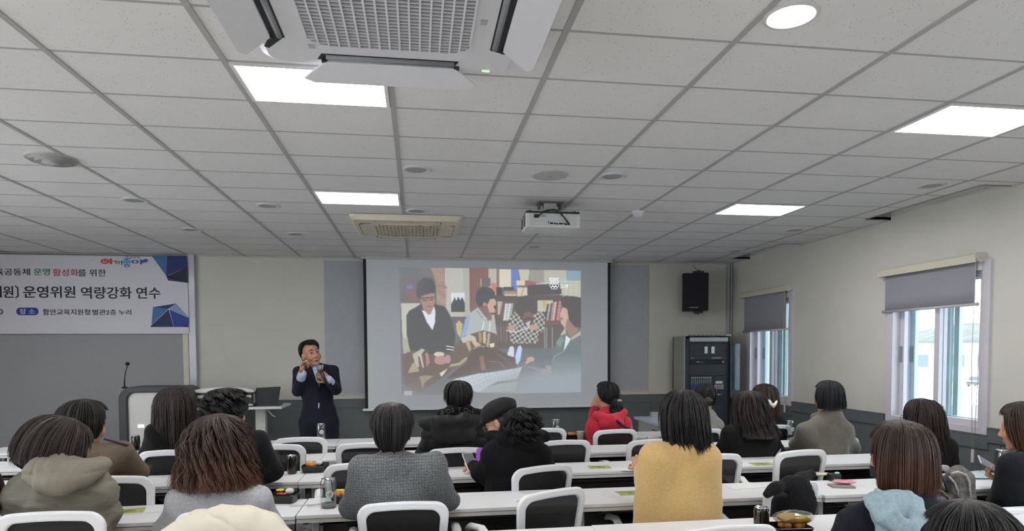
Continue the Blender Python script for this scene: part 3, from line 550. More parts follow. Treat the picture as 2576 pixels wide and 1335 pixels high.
MB().lathe([(.092, 0), (.090, -.006), (.078, -.009), (.074, -.004)], n=32).build('trim_ring', DLR, t); MB().lathe([(.075, -.006), (.0005, -.0065)], n=32).build('diffuser', emit_mat('lit_downlight', 'fff2dc', LIGHT_SPOT), t)
t = thing('air_diffuser', 'round stepped air diffuser at the left of the ceiling', 'air diffuser', at(130, 398, Z=CH))
MB().lathe([(.135, 0), (.13, -.012), (.112, -.006), (.11, -.022), (.085, -.010), (.082, -.028), (.05, -.014), (.048, -.032), (.0005, -.034)], n=32).build('cone', mat('diffuser_grey', 'a9a9ab', .5), t)
t = thing('ceiling_speaker', 'round perforated ceiling speaker above the projector', 'ceiling speaker', at(1383, 440, Z=CH))
MB().lathe([(.12, 0), (.118, -.006), (.108, -.008), (.0005, -.010)], n=36).build('cover', mat('speaker_cloth', 'b4b4b6', .7, bump=.3, bscale=900), t); MB().box((0, 0, -.0105), (.022, .010, .002)).build('emblem', GREYP, t)
t = thing('smoke_detector', 'white domed smoke detector right of the projector', 'smoke detector', at(1605, 531, Z=CH))
MB().lathe([(.052, 0), (.052, -.014), (.046, -.02)], n=28).build('base', WHITE, t); MB().lathe([(.044, -.016), (.042, -.034), (.03, -.05), (.0005, -.053)], n=28).build('dome', mat('pearl_plastic', 'cfd0da', .35), t)
# projector under the ceiling
pz = .0
t = thing('projector', 'white projector hung upside down from the ceiling with black cables', 'projector', (1.018, 4.78, 2.432))
bw, bd, bh = .415, .27, .105
fr_ = [(-.5, 0), (.5, 0), (.47, .9), (.40, 1), (-.40, 1), (-.47, .9)]
bdm = MB().prism([(x*bw, y*bd) for x, y in fr_], lambda u, v, w: (u, v, w), bh).build('body', mat('projector_white', 'cdd0d2', .4), t, bevel=.006)
MB().prism([(x*bw*.985, y*bd) for x, y in fr_], lambda u, v, w: (u, v, bh+w), .014).build('base_plate', DARKP, t)
MB().box((0, -.001, bh/2), (bw*.86, .004, bh*.8)).build('rear_panel', mat('projector_panel', 'c2c5c7', .45), bdm)
MB().box((-.128, -.008, .080), (.036, .014, .026), bev=.003).build('power_plug', BLACKP, bdm)
m = MB()
for x, z, w, h in ((-.036, .042, .008, .008), (-.036, .030, .008, .008), (-.012, .030, .026, .012), (.014, .029, .013, .012), (.031, .026, .017, .009), (.058, .028, .026, .011), (.079, .028, .009, .009), (.098, .025, .022, .012), (.121, .024, .017, .01)): m.box((x, -.004, z), (w, .005, h), bev=.002)
m.build('socket', BLACKP, bdm)
MB().box((-.078, -.0035, .082), (.048, .002, .018)).box((.062, -.0035, .086), (.018, .002, .008)).build('label', mat('rating_label', '9da0a3', .6), bdm)
for y0, y1 in ((.025, .09), (.15, .21)):
    m = MB()
    for k in range(5): z = .018+k*.016; m.box((-bw/2-.0005+.012*y0, (y0+y1)/2, z), (.004, y1-y0, .008))
    m.build('air_vent', DARKP, bdm)
MB().tube([(-.115, -.012, .080), (-.09, -.03, .098), (-.05, -.01, .122), (0, .02, .136)], .005, 8).tube([(.118, -.008, .03), (.09, -.03, .055), (.055, -.03, .095), (.03, -.005, .126), (0, .03, .138)], .006, 8).build('cable', BLACKP, t)
MB().box((.0, .12, .1245), (.13, .12, .012)).box((.12, .13, .122), (.12, .012, .006)).box((.12, .2, .122), (.12, .012, .006)).box((-.09, .1, .122), (.10, .014, .006)).build('mount_plate', mat('mount_grey', '5a5c60', .5), t)
MB().box((0, .13, .165), (.095, .075, .09)).build('mount_column', mat('mount_cream', 'b5b5ae', .5), t, bevel=.004)
MB().box((0, .13, .204), (.19, .12, .012)).box((-.082, .13, .185), (.016, .05, .05)).box((.082, .13, .185), (.016, .05, .05)).build('ceiling_plate', mat('mount_grey', '5a5c60', .5), t)
for x, y in ((-.17, .03), (.17, .03), (-.16, .22)): MB().cyl((x, y, bh+.012), (x, y, bh+.022), .014, n=12).build('foot', DARKP, t)
# ------------------------------------------------------------------ things along the front wall
p, q = at(1716, 687, Y=YF-.27), at(1776, 782, Y=YF-.27)
t = thing('wall_speaker', 'black box speaker bracketed high on the front wall above the rack', 'speaker', (p.x, YF-.27, q.z), -.40); sw, sh = q.x-p.x, p.z-q.z
MB().box((sw/2, .12, sh/2), (sw, .24, sh), bev=.012).build('cabinet', BLACKP, t); MB().box((sw/2, -.004, sh/2), (sw-.02, .01, sh-.02), bev=.004).build('grille', mat('speaker_black_cloth', '15161b', .85, bump=.3, bscale=700), t)
MB().box((sw*.62, .10, sh+.015), (sw*.42, .10, .03), bev=.008).box((sw*.62, .10, -.014), (sw*.36, .10, .028), bev=.008).cyl((sw*.64, .1, sh+.03), (sw*.64, .1, sh+.045), .012).cyl((sw*.62, .1, -.04), (sw*.62, .1, -.025), .012).box((sw*.6, .265, sh/2), (.05, .09, sh+.05)).build('bracket', BLACKM, t)
MB().tube([(sw*.6, .1, sh+.03), (sw*.5, .12, sh+.07), (sw*.42, .2, sh+.12)], .003, 6).build('cable', BLACKP, t)
o = text('brand_lettering', 'Professional', .022, t, Matrix.Translation((sw*.28, -.0105, .035)) @ Matrix.Rotation(PI/2, 4, 'X'), mat('lettering_silver', 'c6c8cc', .5), ext=.0004)
# equipment rack
rx, ry, rw, rd, rh = 3.225, 7.50, .60, .34, 1.675
t = thing('equipment_rack', 'tall dark equipment rack with audio mixer and open glass door by the front corner', 'equipment rack', (rx, ry, 0))
RK = mat('rack_dark', '2e333a', .5, var=.06)
MB().box((.012, rd/2, rh/2), (.024, rd, rh)).build('side_panel', mat('rack_side_grey', '8d8b85', .6), t)
MB().box((rw-.012, rd/2, rh/2), (.024, rd, rh)).box((rw/2, rd-.01, rh/2), (rw, .02, rh)).box((rw/2, rd/2, .03), (rw, rd, .06)).box((.05, .01, rh/2), (.06, .02, rh-.06)).box((rw-.05, .01, rh/2), (.06, .02, rh-.06)).box((rw/2, .012, rh/2), (rw-.1, .01, rh-.08)).build('cabinet', RK, t)
MB().box((rw/2+.02, rd/2, rh+.012), (rw-.0, rd, .024), bev=.004).box((rw/2+.02, -.008, rh-.04), (rw-.11, .02, .05)).build('top_cover', mat('rack_top', 'b4b8bb', .5), t)
m = MB()
for k in range(9): m.box((.075+k*.056, -.006+.0, rh+.010), (.040, .014, .011))
m.build('top_vent', mat('vent_dark', '55595e', .6), t)
def unit(name, z0, z1, mt, x0=.075, x1=.53, d=.012): return MB().box(((x0+x1)/2, .0, (z0+z1)/2), (x1-x0, d, z1-z0), bev=.002).build(name, mt, t)
unit('blank_panel', 1.43, 1.58, RK)
for x in (.285, .375): MB().box((x, -.008, 1.505), (.042, .006, .085), bev=.003).build('sticker', PAPER, t)
a = unit('disc_player', 1.385, 1.43, mat('player_dark', '33373d', .4), d=.02); MB().box((.42, -.011, 1.408), (.12, .002, .025)).box((.11, -.011, 1.408), (.05, .002, .008)).build('display', mat('display_grey', '6a7078', .4), a)
a = unit('receiver', 1.335, 1.382, mat('player_black', '15171b', .4), d=.024); MB().cyl((.50, -.012, 1.358), (.50, -.026, 1.358), .014).cyl((.235, -.012, 1.35), (.235, -.02, 1.35), .007).box((.18, -.013, 1.36), (.05, .002, .016)).build('knob', mat('player_knob', '777b80', .4), a)
unit('blank_panel', 1.19, 1.33, RK)
mx = unit('audio_mixer', .83, 1.185, mat('mixer_dark', '272b31', .5), .08, .525, .02)
ROWC = ['c8ccd0', '8f959b', '9aa5a0', '8ea79b', '6f8fb8', '4f74b8', '4a6fc0', '4668ba', '6d87b4', 'a9adb2', '5d6168', 'a85058']
for r, c in enumerate(ROWC):
    m = MB()
    for k in range(11): m.cyl((.10+k*.0245, -.010, 1.168-r*.0185), (.10+k*.0245, -.021, 1.168-r*.0185), .0075, .006, n=8)
    m.build('knob_row', mat('knob_'+c, c, .5), mx)
m = MB().box((.455, -.012, 1.105), (.09, .004, .03)); m.build('display', mat('mixer_display', 'c3c7b6', .4), mx)
m = MB()
for r in range(3):
    for k in range(6): m.cyl((.40+k*.021, -.01, 1.07-r*.02), (.40+k*.021, -.02, 1.07-r*.02), .0065, n=8)
m.build('knob_row', mat('knob_c8ccd0', 'c8ccd0', .5), mx)
for c, xs, z in (('c04060', (.405,), 1.07), ('3f78d0', (.40, .42), 1.0), ('3f78d0', (.468,), .955), ('c0404a', (.49,), .955), ('c9ccd0', (.445,), .955), ('d0c050', (.40, .415), .95)):
    m = MB()
    for x in xs: m.box((x, -.016, z), (.013, .014, .018), bev=.002)
    m.build('fader', mat('fader_'+c, c, .5), mx)
unit('blank_panel', .62, .825, RK); a = unit('amplifier', .5, .61, mat('player_black', '15171b', .4), d=.02)
MB().box((.37, -.011, .565), (.08, .002, .012)).build('lettering_strip', mat('display_grey', '6a7078', .4), a)
MB().box((rw-.01, -.012, rh/2), (.012, .012, rh-.1)).build('door_hinge', BLACKM, t)
MB().box((rw+.055, -.03, 1.02), (.13, .006, 1.12), rot=None).build('glass_door', glassy('smoked_glass', '8b949a', .80, .03), t)
# desk beside the rack, with a folder standing on it
t = thing('teacher_desk', 'pale desk with bluish top standing before the equipment rack', 'desk', (2.55, 6.46, 0))
MB().box((.33, .46, .700), (.66, .92, .034), bev=.006).build('desktop', mat('bluish_laminate', 'b9c6d8', .3, var=.02), t)
for x in (.045, .615): MB().box((x, .48, .342), (.024, .74, .682)).build('side_panel', mat('desk_grey', 'a9aaa8', .6), t)
MB().box((.33, .80, .45), (.55, .02, .44)).build('modesty_panel', mat('desk_grey', 'a9aaa8', .6), t); MB().box((.032, .32, .62), (.004, .16, .012)).build('grip_slot', DARKP, t)
p = at(1637, 1036, Y=7.30); q = at(1673, 1036, Y=7.30)
t = thing('document_box', 'pale grey document box standing at the back of the desk by the rack', 'box', (p.x, 7.27, .717)); MB().box(((q.x-p.x)/2, .03, (p.z-.717)/2), (q.x-p.x, .06, p.z-.717), bev=.004).build('box', mat('box_grey', 'a5a3a3', .7), t); MB().box(((q.x-p.x)*.75, -.001, (p.z-.717)*.7), (.04, .002, .006)).build('print', GREYP, t)
# lectern with gooseneck microphone, printer table, printer, laptop
LY = 7.0
p, q = at(296, 975, Y=LY), at(490, 975, Y=LY); lw = q.x-p.x; lh = at(390, 972, Y=LY).z
t = thing('lectern', 'electronic lectern with rounded black frame and white front panel below the banner', 'lectern', (p.x, LY, 0))
F = lambda u, v, w: (u+lw/2, w, v+lh/2)
MB().ring(rrect(lw, lh, .13, 8), rrect(lw-.16, lh-.12, .08, 8), F, .30).build('frame', mat('lectern_charcoal', '33363a', .45, var=.05), t, bevel=.01)
MB().prism(rrect(lw-.15, lh-.11, .08, 8), lambda u, v, w: F(u, v, w+.03), .20).build('front_panel', mat('lectern_white', 'c9c9c8', .3, var=.015), t)
p2 = at(352, 1072, Y=LY); MB().box((p2.x-p.x, .027, p2.z), (.06, .006, .034)).build('emblem', mat('emblem_white', 'eceef0', .3, emit='ffffff', estr=.25), t)
ml = at(303, 985, Y=LY+.05); mt_ = at(315, 915, Y=LY+.05)
t = thing('gooseneck_microphone', 'slim gooseneck microphone rising from the left corner of the lectern', 'microphone', (ml.x+.02, LY+.10, lh-.02)); dz = mt_.z-lh+.02
MB().lathe([(.028, -.0), (.028, .012), (.010, .02), (.0005, .02)], n=16).build('base', BLACKP, t); MB().tube([(0, 0, .01), (.0, 0, dz*.3), (.012, 0, dz*.65), (mt_.x-ml.x-.02, 0, dz-.02)], [.0075, .0065, .0055, .005], 8).build('gooseneck', BLACKP, t)
MB().ball((mt_.x-ml.x-.019, 0, dz), .021, 8, sc=(1, 1, .95)).build('windscreen', mat('foam_black', '241a1e', .95, bump=.3, bscale=900), t)
TY = 7.05
p, q = at(470, 1024, Y=TY), at(709, 1024, Y=TY); tz = at(600, 1024, Y=TY).z
t = thing('printer_table', 'white pedestal table carrying the printer and the laptop', 'table', (p.x, TY, 0)); tw = q.x-p.x
MB().box((tw/2, .25, tz-.014), (tw, .50, .028), bev=.008).build('tabletop', TABLEW, t)
lx = at(653, 1060, Y=TY+.2).x-p.x
for x in (lx, .14): MB().box((x-.02, .25, tz/2), (.045, .09, tz-.04)).box((x+.03, .25, tz/2), (.055, .09, tz-.04)).box((x, .25, .02), (.08, .46, .04), bev=.008).build('leg', mat('table_leg_white', 'c2c3bf', .45), t)
MB().tube([(lx+.07, .2, tz-.03), (tw-.12, .1, tz-.10), (tw-.09, .1, tz-.115)], .006, 6).build('brace', LEGW, t)
p3, q3 = at(487, 1000, Y=TY+.05), at(637, 1000, Y=TY+.05); pw = q3.x-p3.x; ph = at(560, 973, Y=TY+.05).z-tz
t = thing('printer', 'grey printer with white rounded lid on the pedestal table', 'printer', (p3.x, TY+.05, tz))
MB().box((pw/2, .17, ph*.36), (pw*.97, .34, ph*.72), bev=.01).build('body', DARKP, t); MB().prism([(-.03, 0), (pw+.02, 0), (pw+.01, ph*.12), (pw*.86, ph*.24), (pw*.5, ph*.29), (pw*.15, ph*.24), (-.02, ph*.12)], lambda u, v, w: (u, .37-w, ph*.71+v), .39).build('lid', mat('printer_white', 'd2d2d0', .4), t, bevel=.012)
MB().box((pw*.32, -.008, ph*.52), (pw*.55, .03, .035), bev=.006).box((pw*.90, -.006, ph*.52), (pw*.15, .02, .026), bev=.006).box((pw*.9, -.01, ph*.1), (pw*.2, .05, .02), bev=.004).build('tray', mat('tray_pale', 'b9bdbf', .4), t)
MB().box((pw*.96+.02, .15, ph*.42), (.03, .24, ph*.5), bev=.006).build('side_cover', GREYP, t)
p4, q4 = at(640, 1022, Y=TY+.10), at(694, 1020, Y=TY+.10); lwid = q4.x-p4.x+.02; top = at(670, 972, Y=TY+.10).z-tz
t = thing('laptop', 'open dark laptop turned away on the right end of the pedestal table', 'laptop', (p4.x, TY+.10, tz))
MB().box((lwid/2-.01, .115, .010), (lwid+.04, .23, .016), bev=.004).build('base', DARKP, t)
MB().prism([(0, .016), (lwid, .02), (lwid+.035, top), (.025, top-.012)], lambda u, v, w: (u, v*-.12+.01+w, v), .01).build('screen_lid', mat('laptop_dark', '33363b', .4, var=.08), t)
# low blue-lit console at the far left
p = at(0, 1150, Y=6.2); q = at(42, 1150, Y=6.2)
t = thing('lit_console', 'low black console with glowing white and blue light strips at the far left', 'console', (p.x-.6, 6.2, 0)); cw = q.x-p.x+.72
hz = at(20, 1152, Y=6.2).z
MB().box((cw/2, .25, hz/2), (cw, .5, hz), bev=.02).build('cabinet', BLACKP, t)
for y, c, s in ((1151, 'dfe2ff', 2.2), (1157.5, 'b9b2ff', 2.0), (1178, '6f9cff', 1.2)): z = at(20, y, Y=6.19).z; MB().box((cw/2, -.004, z), (cw-.04, .012, .011), bev=.003).build('light_strip', emit_mat('strip_'+c, c, s), t)
# ------------------------------------------------------------------ rows of tables
TZ, TL, TD = .717, 1.386, .37
NE = dict(front0=2.43, A=3.20, B=4.04, C=4.82, D=5.62)      # distance of each row's near edge
tb = None
def table(cx, ny, label):
    global tb
    if tb is None:
        tb = thing('folding_table', label, 'table', (cx, ny, 0), 0, 'white folding tables set in rows'); h = TL/2-.002
        MB().box((0, TD/2, TZ-.010), (2*h, TD, .020), bev=.003).build('tabletop', TABLEW, tb)
        MB().box((0, TD/2, TZ-.031), (2*h-.004, TD-.004, .018)).build('edge_rail', EDGEW, tb)
        MB().box((0, TD*.76, TZ-.105), (2*h-.16, TD*.44, .006)).box((0, TD*.93, TZ-.20), (2*h-.12, .012, .30)).build('modesty_panel', mat('panel_charcoal', '3b3c3e', .5, var=.06), tb)
        MB().tube([(-h+.2, TD*.54, TZ-.095), (h-.2, TD*.54, TZ-.095)], .005, 6).tube([(-h+.2, TD*.9, TZ-.15), (h-.2, TD*.9, TZ-.15)], .004, 6).build('shelf_rail', mat('rail_grey', '6d6f72', .4, .6), tb)
        for s in (-1, 1):
            lg = MB().box((s*(h-.07), TD*.62, .36), (.045, .03, .64)).box((s*(h-.07), TD*.45, .345), (.028, .05, .62)).box((s*(h-.07), TD/2, .045), (.05, TD*.98, .03), bev=.006).build('leg', LEGW, tb)
            for y in (.03, TD-.03): MB().cyl((s*(h-.07)-.012, y, .018), (s*(h-.07)+.012, y, .018), .018, n=12).build('caster', DARKP, lg)
        return tb
    return dup(tb, (cx, ny, 0), 0, label)
ROWS = [('A', -.593-1.386, NE['A'], ('with the can and fork lying on it, second row from the viewer',), 4), ('B', -.73-2*1.386, NE['B'], (), 5), ('C', -.715-2*1.386, NE['C'], (), 5), ('D', -.70-2*1.386, NE['D'], (), 5), ('front0', .77-1.386, NE['front0'], (), 4)]
ORD = {'front0': 'nearest row', 'A': 'second row from the viewer', 'B': 'third row from the viewer', 'C': 'fourth row from the viewer', 'D': 'row closest to the presenter'}
POS = ['leftmost table', 'second table from the left', 'third table from the left', 'fourth table from the left', 'rightmost table']
for key, x0, ny, _, n in ROWS:
    for k in range(n):
        P_ = POS[:n-1]+[POS[4]] if n == 4 else POS
        table(x0+TL*k+TL/2, ny+(.012 if k % 2 else 0)-(.03 if key == 'A' and k == 3 else 0), 'white folding table, %s in the %s' % (P_[k], ORD[key]))
# ------------------------------------------------------------------ chairs
ch0 = None
def chair_parts(t):
    yb = lambda u, v: -.215+.55*u*u*.5-.14*(v)+.10*max(0, .12-abs(v+.12))
    zc = .625; F = lambda u, v, w: (u, yb(u, v)-w, zc+v)
    o, i = rrect(.35, .43, .055, 6, .405, .014), rrect(.285, .36, .04, 6, .325, .010)
    i = [(x, y+.0) for x, y in i]
    def dense(P):                                           # more points along the long sides so that the frame can bend
        Q_ = []
        for k, p in enumerate(P):
            q = P[(k+1) % len(P)]; n = 6 if abs(p[1]-q[1]) > .15 else 1
            Q_ += [(p[0]+(q[0]-p[0])*s/n, p[1]+(q[1]-p[1])*s/n) for s in range(n)]
        return Q_
    o, i = dense(o), dense(i)
    MB().ring(o, i, F, .028).build('back_frame', WHITE, t, bevel=.009)
    m = MB(); n = len(i); c = 8
    nu, nv = 8, 10; 
    def bnd(v): # half width of inner outline at height v
        xs = [abs(x) for x, y in i if abs(y-v) < .03]; return max(xs) if xs else .15
    for a in range(nv+1):
        v = -.178+.364*a/nv; hw = bnd(v)+.006 if abs(v) < .17 else .13
        for b in range(nu+1): u = -hw+2*hw*b/nu; m.v.append(F(u, v+(.008*(1-(u/.17)**2) if a == nv else 0), .012))
    for a in range(nv):
        for b in range(nu): q = a*(nu+1)+b; m.f.append((q, q+1, q+nu+2, q+nu+1)); m.m.append(0); m.sm.append(True)
    m.build('mesh_back', MESHB, t)
    MB().box((0, .02, .425), (.40, .40, .06), bev=.025, seg=3).build('seat', mat('seat_black_cloth', '16171b', .85, bump=.1), t)
    MB().box((0, -.13, .395), (.12, .20, .02)).tube([(0, -.20, .40), (0, -.26, .46), (0, -.22, .56)], .02, 8, flat=.6).build('back_support', WHITE, t)
    for s in (-1, 1):
        MB().tube([(s*.16, -.05, .40), (s*.235, -.05, .42), (s*.25, -.07, .52), (s*.25, -.06, .615), (s*.25, .0, .645), (s*.25, .10, .635), (s*.25, .14, .61)], [.02, .022, .022, .022, .024, .024, .016], 8, flat=.75).build('armrest', WHITE, t)
    MB().cyl((0, 0, .07), (0, 0, .40), .026, n=12).build('gas_column', BLACKP, t)
    b = MB()
    for k in range(5): a = 2*PI*k/5+.3; b.tube([(0, 0, .09), (.15*math.cos(a), .15*math.sin(a), .085), (.255*math.cos(a), .255*math.sin(a), .065)], [.025, .02, .014], 6)
    b = b.build('star_base', WHITE, t)
    for k in range(5):
        a = 2*PI*k/5+.3; MB().ball((.25*math.cos(a), .25*math.sin(a), .026), .026, 6).build('caster', BLACKP, b)
def chair(px, py, yb, rot, label):
    global ch0
    p = at(px, py, Y=yb); r = math.radians(rot); off = RZ(r) @ Vector((0, -.27, 0)); loc = (p.x-off.x, yb-off.y, 0); s = (1, 1, p.z/.854)
    lab = 'white framed chair with black mesh back '+label
    if ch0 is None:
        ch0 = thing('mesh_chair', lab, 'chair', loc, r, 'white framed mesh chairs', s); chair_parts(ch0); return ch0
    return dup(ch0, loc, r, lab, None, s)
for c in ((1014, 1262, 2.86, 0, 'behind the man in the grey tweed jacket'), (117, 1287, 2.76, 0, 'behind the person in the olive padded hooded coat'), (563, 1283, 2.74, 0, 'under the cream padded coat'), (1398, 1231, 2.98, 26, 'standing empty, turned left, left of the camel coat'), (1718, 1234, 3.05, 4, 'behind the person in the camel coat'),
          (2003, 1214, 3.05, 20, 'with the black ribbed cardigan over it'), (2375, 1192, 3.05, 8, 'under the furry jacket and handbag'), (2530, 1279, 2.66, 4, 'behind the phone holder at the right edge'),
          (276, 1197, 3.52, 0, 'behind the person in the brown jacket'), (905, 1163, 3.75, 4, 'standing empty in front of the tweed jacket man'), (1372, 1170, 3.60, 20, 'behind the person in the black cap'), (1800, 1141, 3.70, 5, 'half hidden right of the camel coat'), (2022, 1131, 3.70, 10, 'standing empty just beyond the black cardigan'), (2335, 1170, 3.62, 5, 'of the long-haired person with glasses'),
          (425, 1131, 4.42, 0, 'behind the long-haired person before the lectern'), (690, 1117, 4.50, 0, 'behind the curly-haired person in a dark coat'), (918, 1113, 4.58, 3, 'left of the tweed jacket man, one row farther'), (1150, 1125, 4.36, 4, 'behind the black puffer with lettered hood'), (1423, 1106, 4.58, 3, 'standing empty one row nearer than the red hoodie'), (1642, 1104, 4.58, 8, 'half hidden left of the camel coat shoulder'), (1911, 1108, 4.50, 5, 'behind the wavy-haired person in black'), (2117, 1100, 4.62, 10, 'behind the olive grey coat'),
          (755, 1099, 5.12, 3, 'standing empty below the presenter'), (1369, 1076, 5.30, 3, 'standing empty left of the red hoodie'), (1551, 1079, 5.28, 6, 'behind the person in the red hoodie'), (1770, 1078, 5.30, 3, 'behind the pale grey jacket by the rack'), (1948, 1068, 5.34, 5, 'behind the person with the white hair clip'),
          (1842, 1322, 2.16, 3, 'cut off by the lower picture edge'), (2240, 1370, 2.05, 0, 'of the person with the pale blue hood'), (2435, 1560, 1.38, 0, 'of the nearest dark-haired person'), (-140, 1290, 2.76, 0, 'at the far left edge of the second row')): chair(*c)
# ------------------------------------------------------------------ things on the tables
def tabletop(px, py, z=TZ): return at(px, py, Z=z)
CLEAR = glassy('clear_plastic', 'e9eeee', .86, .08); COFFEE = mat('coffee', '4a2f22', .2)
can_src = {}
def can(px, py, kind, label, r=.033, h=.125, z=TZ):
    p = tabletop(px, py, z)
    if kind in can_src: return dup(can_src[kind], p, 0, label)
    t = thing('drink_can', label, 'can', p, 0, {'clear': 'clear plastic cans', 'black': 'black drink cans'}[kind]); can_src[kind] = t
    prof = [(.0005, .001), (r*.8, .001), (r*.98, .012), (r, .03), (r, h*.86), (r*.94, h*.93), (r*.83, h*.97)]
    MB().lathe(prof, n=24).build('body', CLEAR if kind == 'clear' else mat('can_black', '15130f', .18, coat=.4), t)
    MB().lathe([(r*.83, h*.965), (r*.85, h), (r*.80, h), (r*.78, h*.98), (.0005, h*.98)], n=24).build('lid', CHROME, t)
    MB().box((.006, -.004, h*.985), (.022, .012, .002), bev=.0008).build('pull_tab', CHROME, t)
    if kind == 'clear':
        MB().lathe([(.0005, .003), (r*.78, .003), (r*.95, .013), (r*.97, .022), (.0005, .022)], n=20).build('drink', COFFEE, t)
        s = MB(); n = 20
        for k in range(n): a = 2*PI*k/n; s.v.append((.019*math.cos(a), 0, h*.5+.019*math.sin(a)))
        s.v = [((r+.0008)*math.sin(x/r+.25), -(r+.0008)*math.cos(x/r+.25), z_) for x, y, z_ in s.v]; s.f = [tuple(range(n))]; s.m = [0]; s.sm = [True]
        st = s.build('round_sticker', PAPER, t)
        for k, (dx, w) in enumerate(((-.008, .006), (.001, .004), (.008, .005))): a = dx/r+.25; MB().box(((r+.0014)*math.sin(a), -(r+.0014)*math.cos(a), h*.5+.001), (w, .0006, .006), rot=RZ(a)).build('sticker_print', GREYP, st)
    return t
can(827, 1276, 'clear', 'clear plastic can with round white sticker and coffee dregs left of the tweed jacket man', .040, .150); can(808, 1106, 'clear', 'clear empty can standing on the front table before the presenter'); can(462, 1196, 'clear', 'clear can half hidden by the wavy brown hair at left'); can(1398, 1094, 'clear', 'clear can behind the chair left of the red hoodie'); can(2519, 1189, 'clear', 'clear can with dark base beside the person in navy at the right edge'); can(1986, 1099, 'clear', 'clear can at the elbow of the olive grey coat')
can(735, 1191, 'black', 'black drink can beside the food tray, left of the middle aisle of tables', .032, .122); can(1915, 1345, 'black', 'tall black drink can standing nearest at the lower right'); can(342, 1132, 'black', 'small dark can beside the shoulder of the brown jacket'); can(1672, 1098, 'black', 'dark can half hidden by the black hair above the camel coat')
FOODC = [mat('fried_batter', 'b8772e', .6, var=.25, scale=40), mat('yellow_pickle', 'cfc24a', .5, var=.1), mat('red_sauce', 'a8332a', .4, var=.2), mat('clear_wrap', 'cfd2d0', .15, var=.02)]
def tray(px, py, rz, label, filled, w=.15, d=.11):
    t = thing('food_tray', label, 'food tray', tabletop(px, py), rz, 'black lunch trays'); h = .042
    m = MB(); o, b = rrect(w, d, .018, 4), rrect(w*.84, d*.82, .014, 4); n = len(o); i = rrect(w*.94, d*.93, .016, 4); b2 = rrect(w*.80, d*.78, .012, 4)
    m.add([(x, y, 0) for x, y in b]+[(x, y, h) for x, y in o]+[(x, y, h+.002) for x, y in i]+[(x, y, .004) for x, y in b2], [tuple(range(n))]+[(q*n+k, q*n+(k+1) % n, (q+1)*n+(k+1) % n, (q+1)*n+k) for q in range(3) for k in range(n)]+[tuple(range(3*n, 4*n))])
    m.build('tray', mat('tray_black', '17181a', .3), t)
    rng = random.Random(px)
    for k, (nm, mt) in enumerate((('fried_food', FOODC[0]), ('pickle', FOODC[1]), ('sauce_pot', FOODC[2]))):
        if nm not in filled: continue
        m = MB()
        for q in range(7 if k == 0 else 2):
            x, y = ((rng.uniform(-.3, .3)*w, rng.uniform(-.25, .25)*d) if k == 0 else ((-.22+.1*q)*w, .30*d) if k == 1 else ((-.05+.16*q)*w, -.12*d)); m.ball((x, y, h+.004+(.010 if k == 1 else 0)), .016 if k else .02, 6, sc=(1.2, .8, .45 if k else .8), rot=RZ(rng.uniform(0, 3)))
        m.build(nm, mt, t)
    if 'wrap' in filled: MB().ball((w*.22, .1*d, h+.014), .022, 7, sc=(1.1, .9, .8)).build('wrapped_bread', FOODC[3], t)
    if 'lid' in filled: MB().box((w*.2, d*.62, h*.62), (w*.85, .012, h*1.2), bev=.004, rot=RX(-.2)).build('open_lid', mat('lid_smoke', '2b2d30', .15), t)
    return t
tray(789, 1186, .05, 'black lunch tray of fried food beside the black can', ('fried_food', 'pickle', 'wrap', 'lid')); tray(712, 1262, -.2, 'black lunch tray at the elbow of the grey sweater', ('sauce_pot', 'pickle', 'wrap')); tray(868, 1262, .1, 'black lunch tray hidden behind the clear can and the tweed elbow', ('fried_food', 'pickle', 'wrap'))
tray(1436, 1104, .1, 'black lunch tray with fried food left of the red hoodie', ('fried_food',)); tray(1985, 1345, -.1, 'black lunch tray under a clear bag of bread nearest at lower right', ('sauce_pot', 'fried_food'), .17, .12)
p = tabletop(1990, 1345)
t = thing('bread_bag', 'clear crinkled bag of yellow bread lying on the nearest lunch tray', 'bread bag', (p.x+.01, p.y, TZ+.048), -.15)
MB().ball((0, 0, .024), .05, 10, sc=(1.5, .75, .42), rot=RY(.12)).build('bread', mat('bread_yellow', 'd0a63c', .6, var=.12, scale=25), t)
m = MB(); n = 26; rr = random.Random(3)
for a in range(8):
    for k in range(n): th = 2*PI*k/n; f = math.sin(PI*(a+.4)/7.8); m.v.append(((.088*f+.004*rr.random())*math.cos(th), (.047*f+.004*rr.random())*math.sin(th), .026-.03*math.cos(PI*(a+.4)/7.8)+.004*rr.random()))
for a in range(7):
    for k in range(n): m.f.append((a*n+k, a*n+(k+1) % n, (a+1)*n+(k+1) % n, (a+1)*n+k)); m.m.append(0); m.sm.append(False)
m.build('clear_film', glassy('crinkled_film', 'f4f2ea', .72, .12), t)
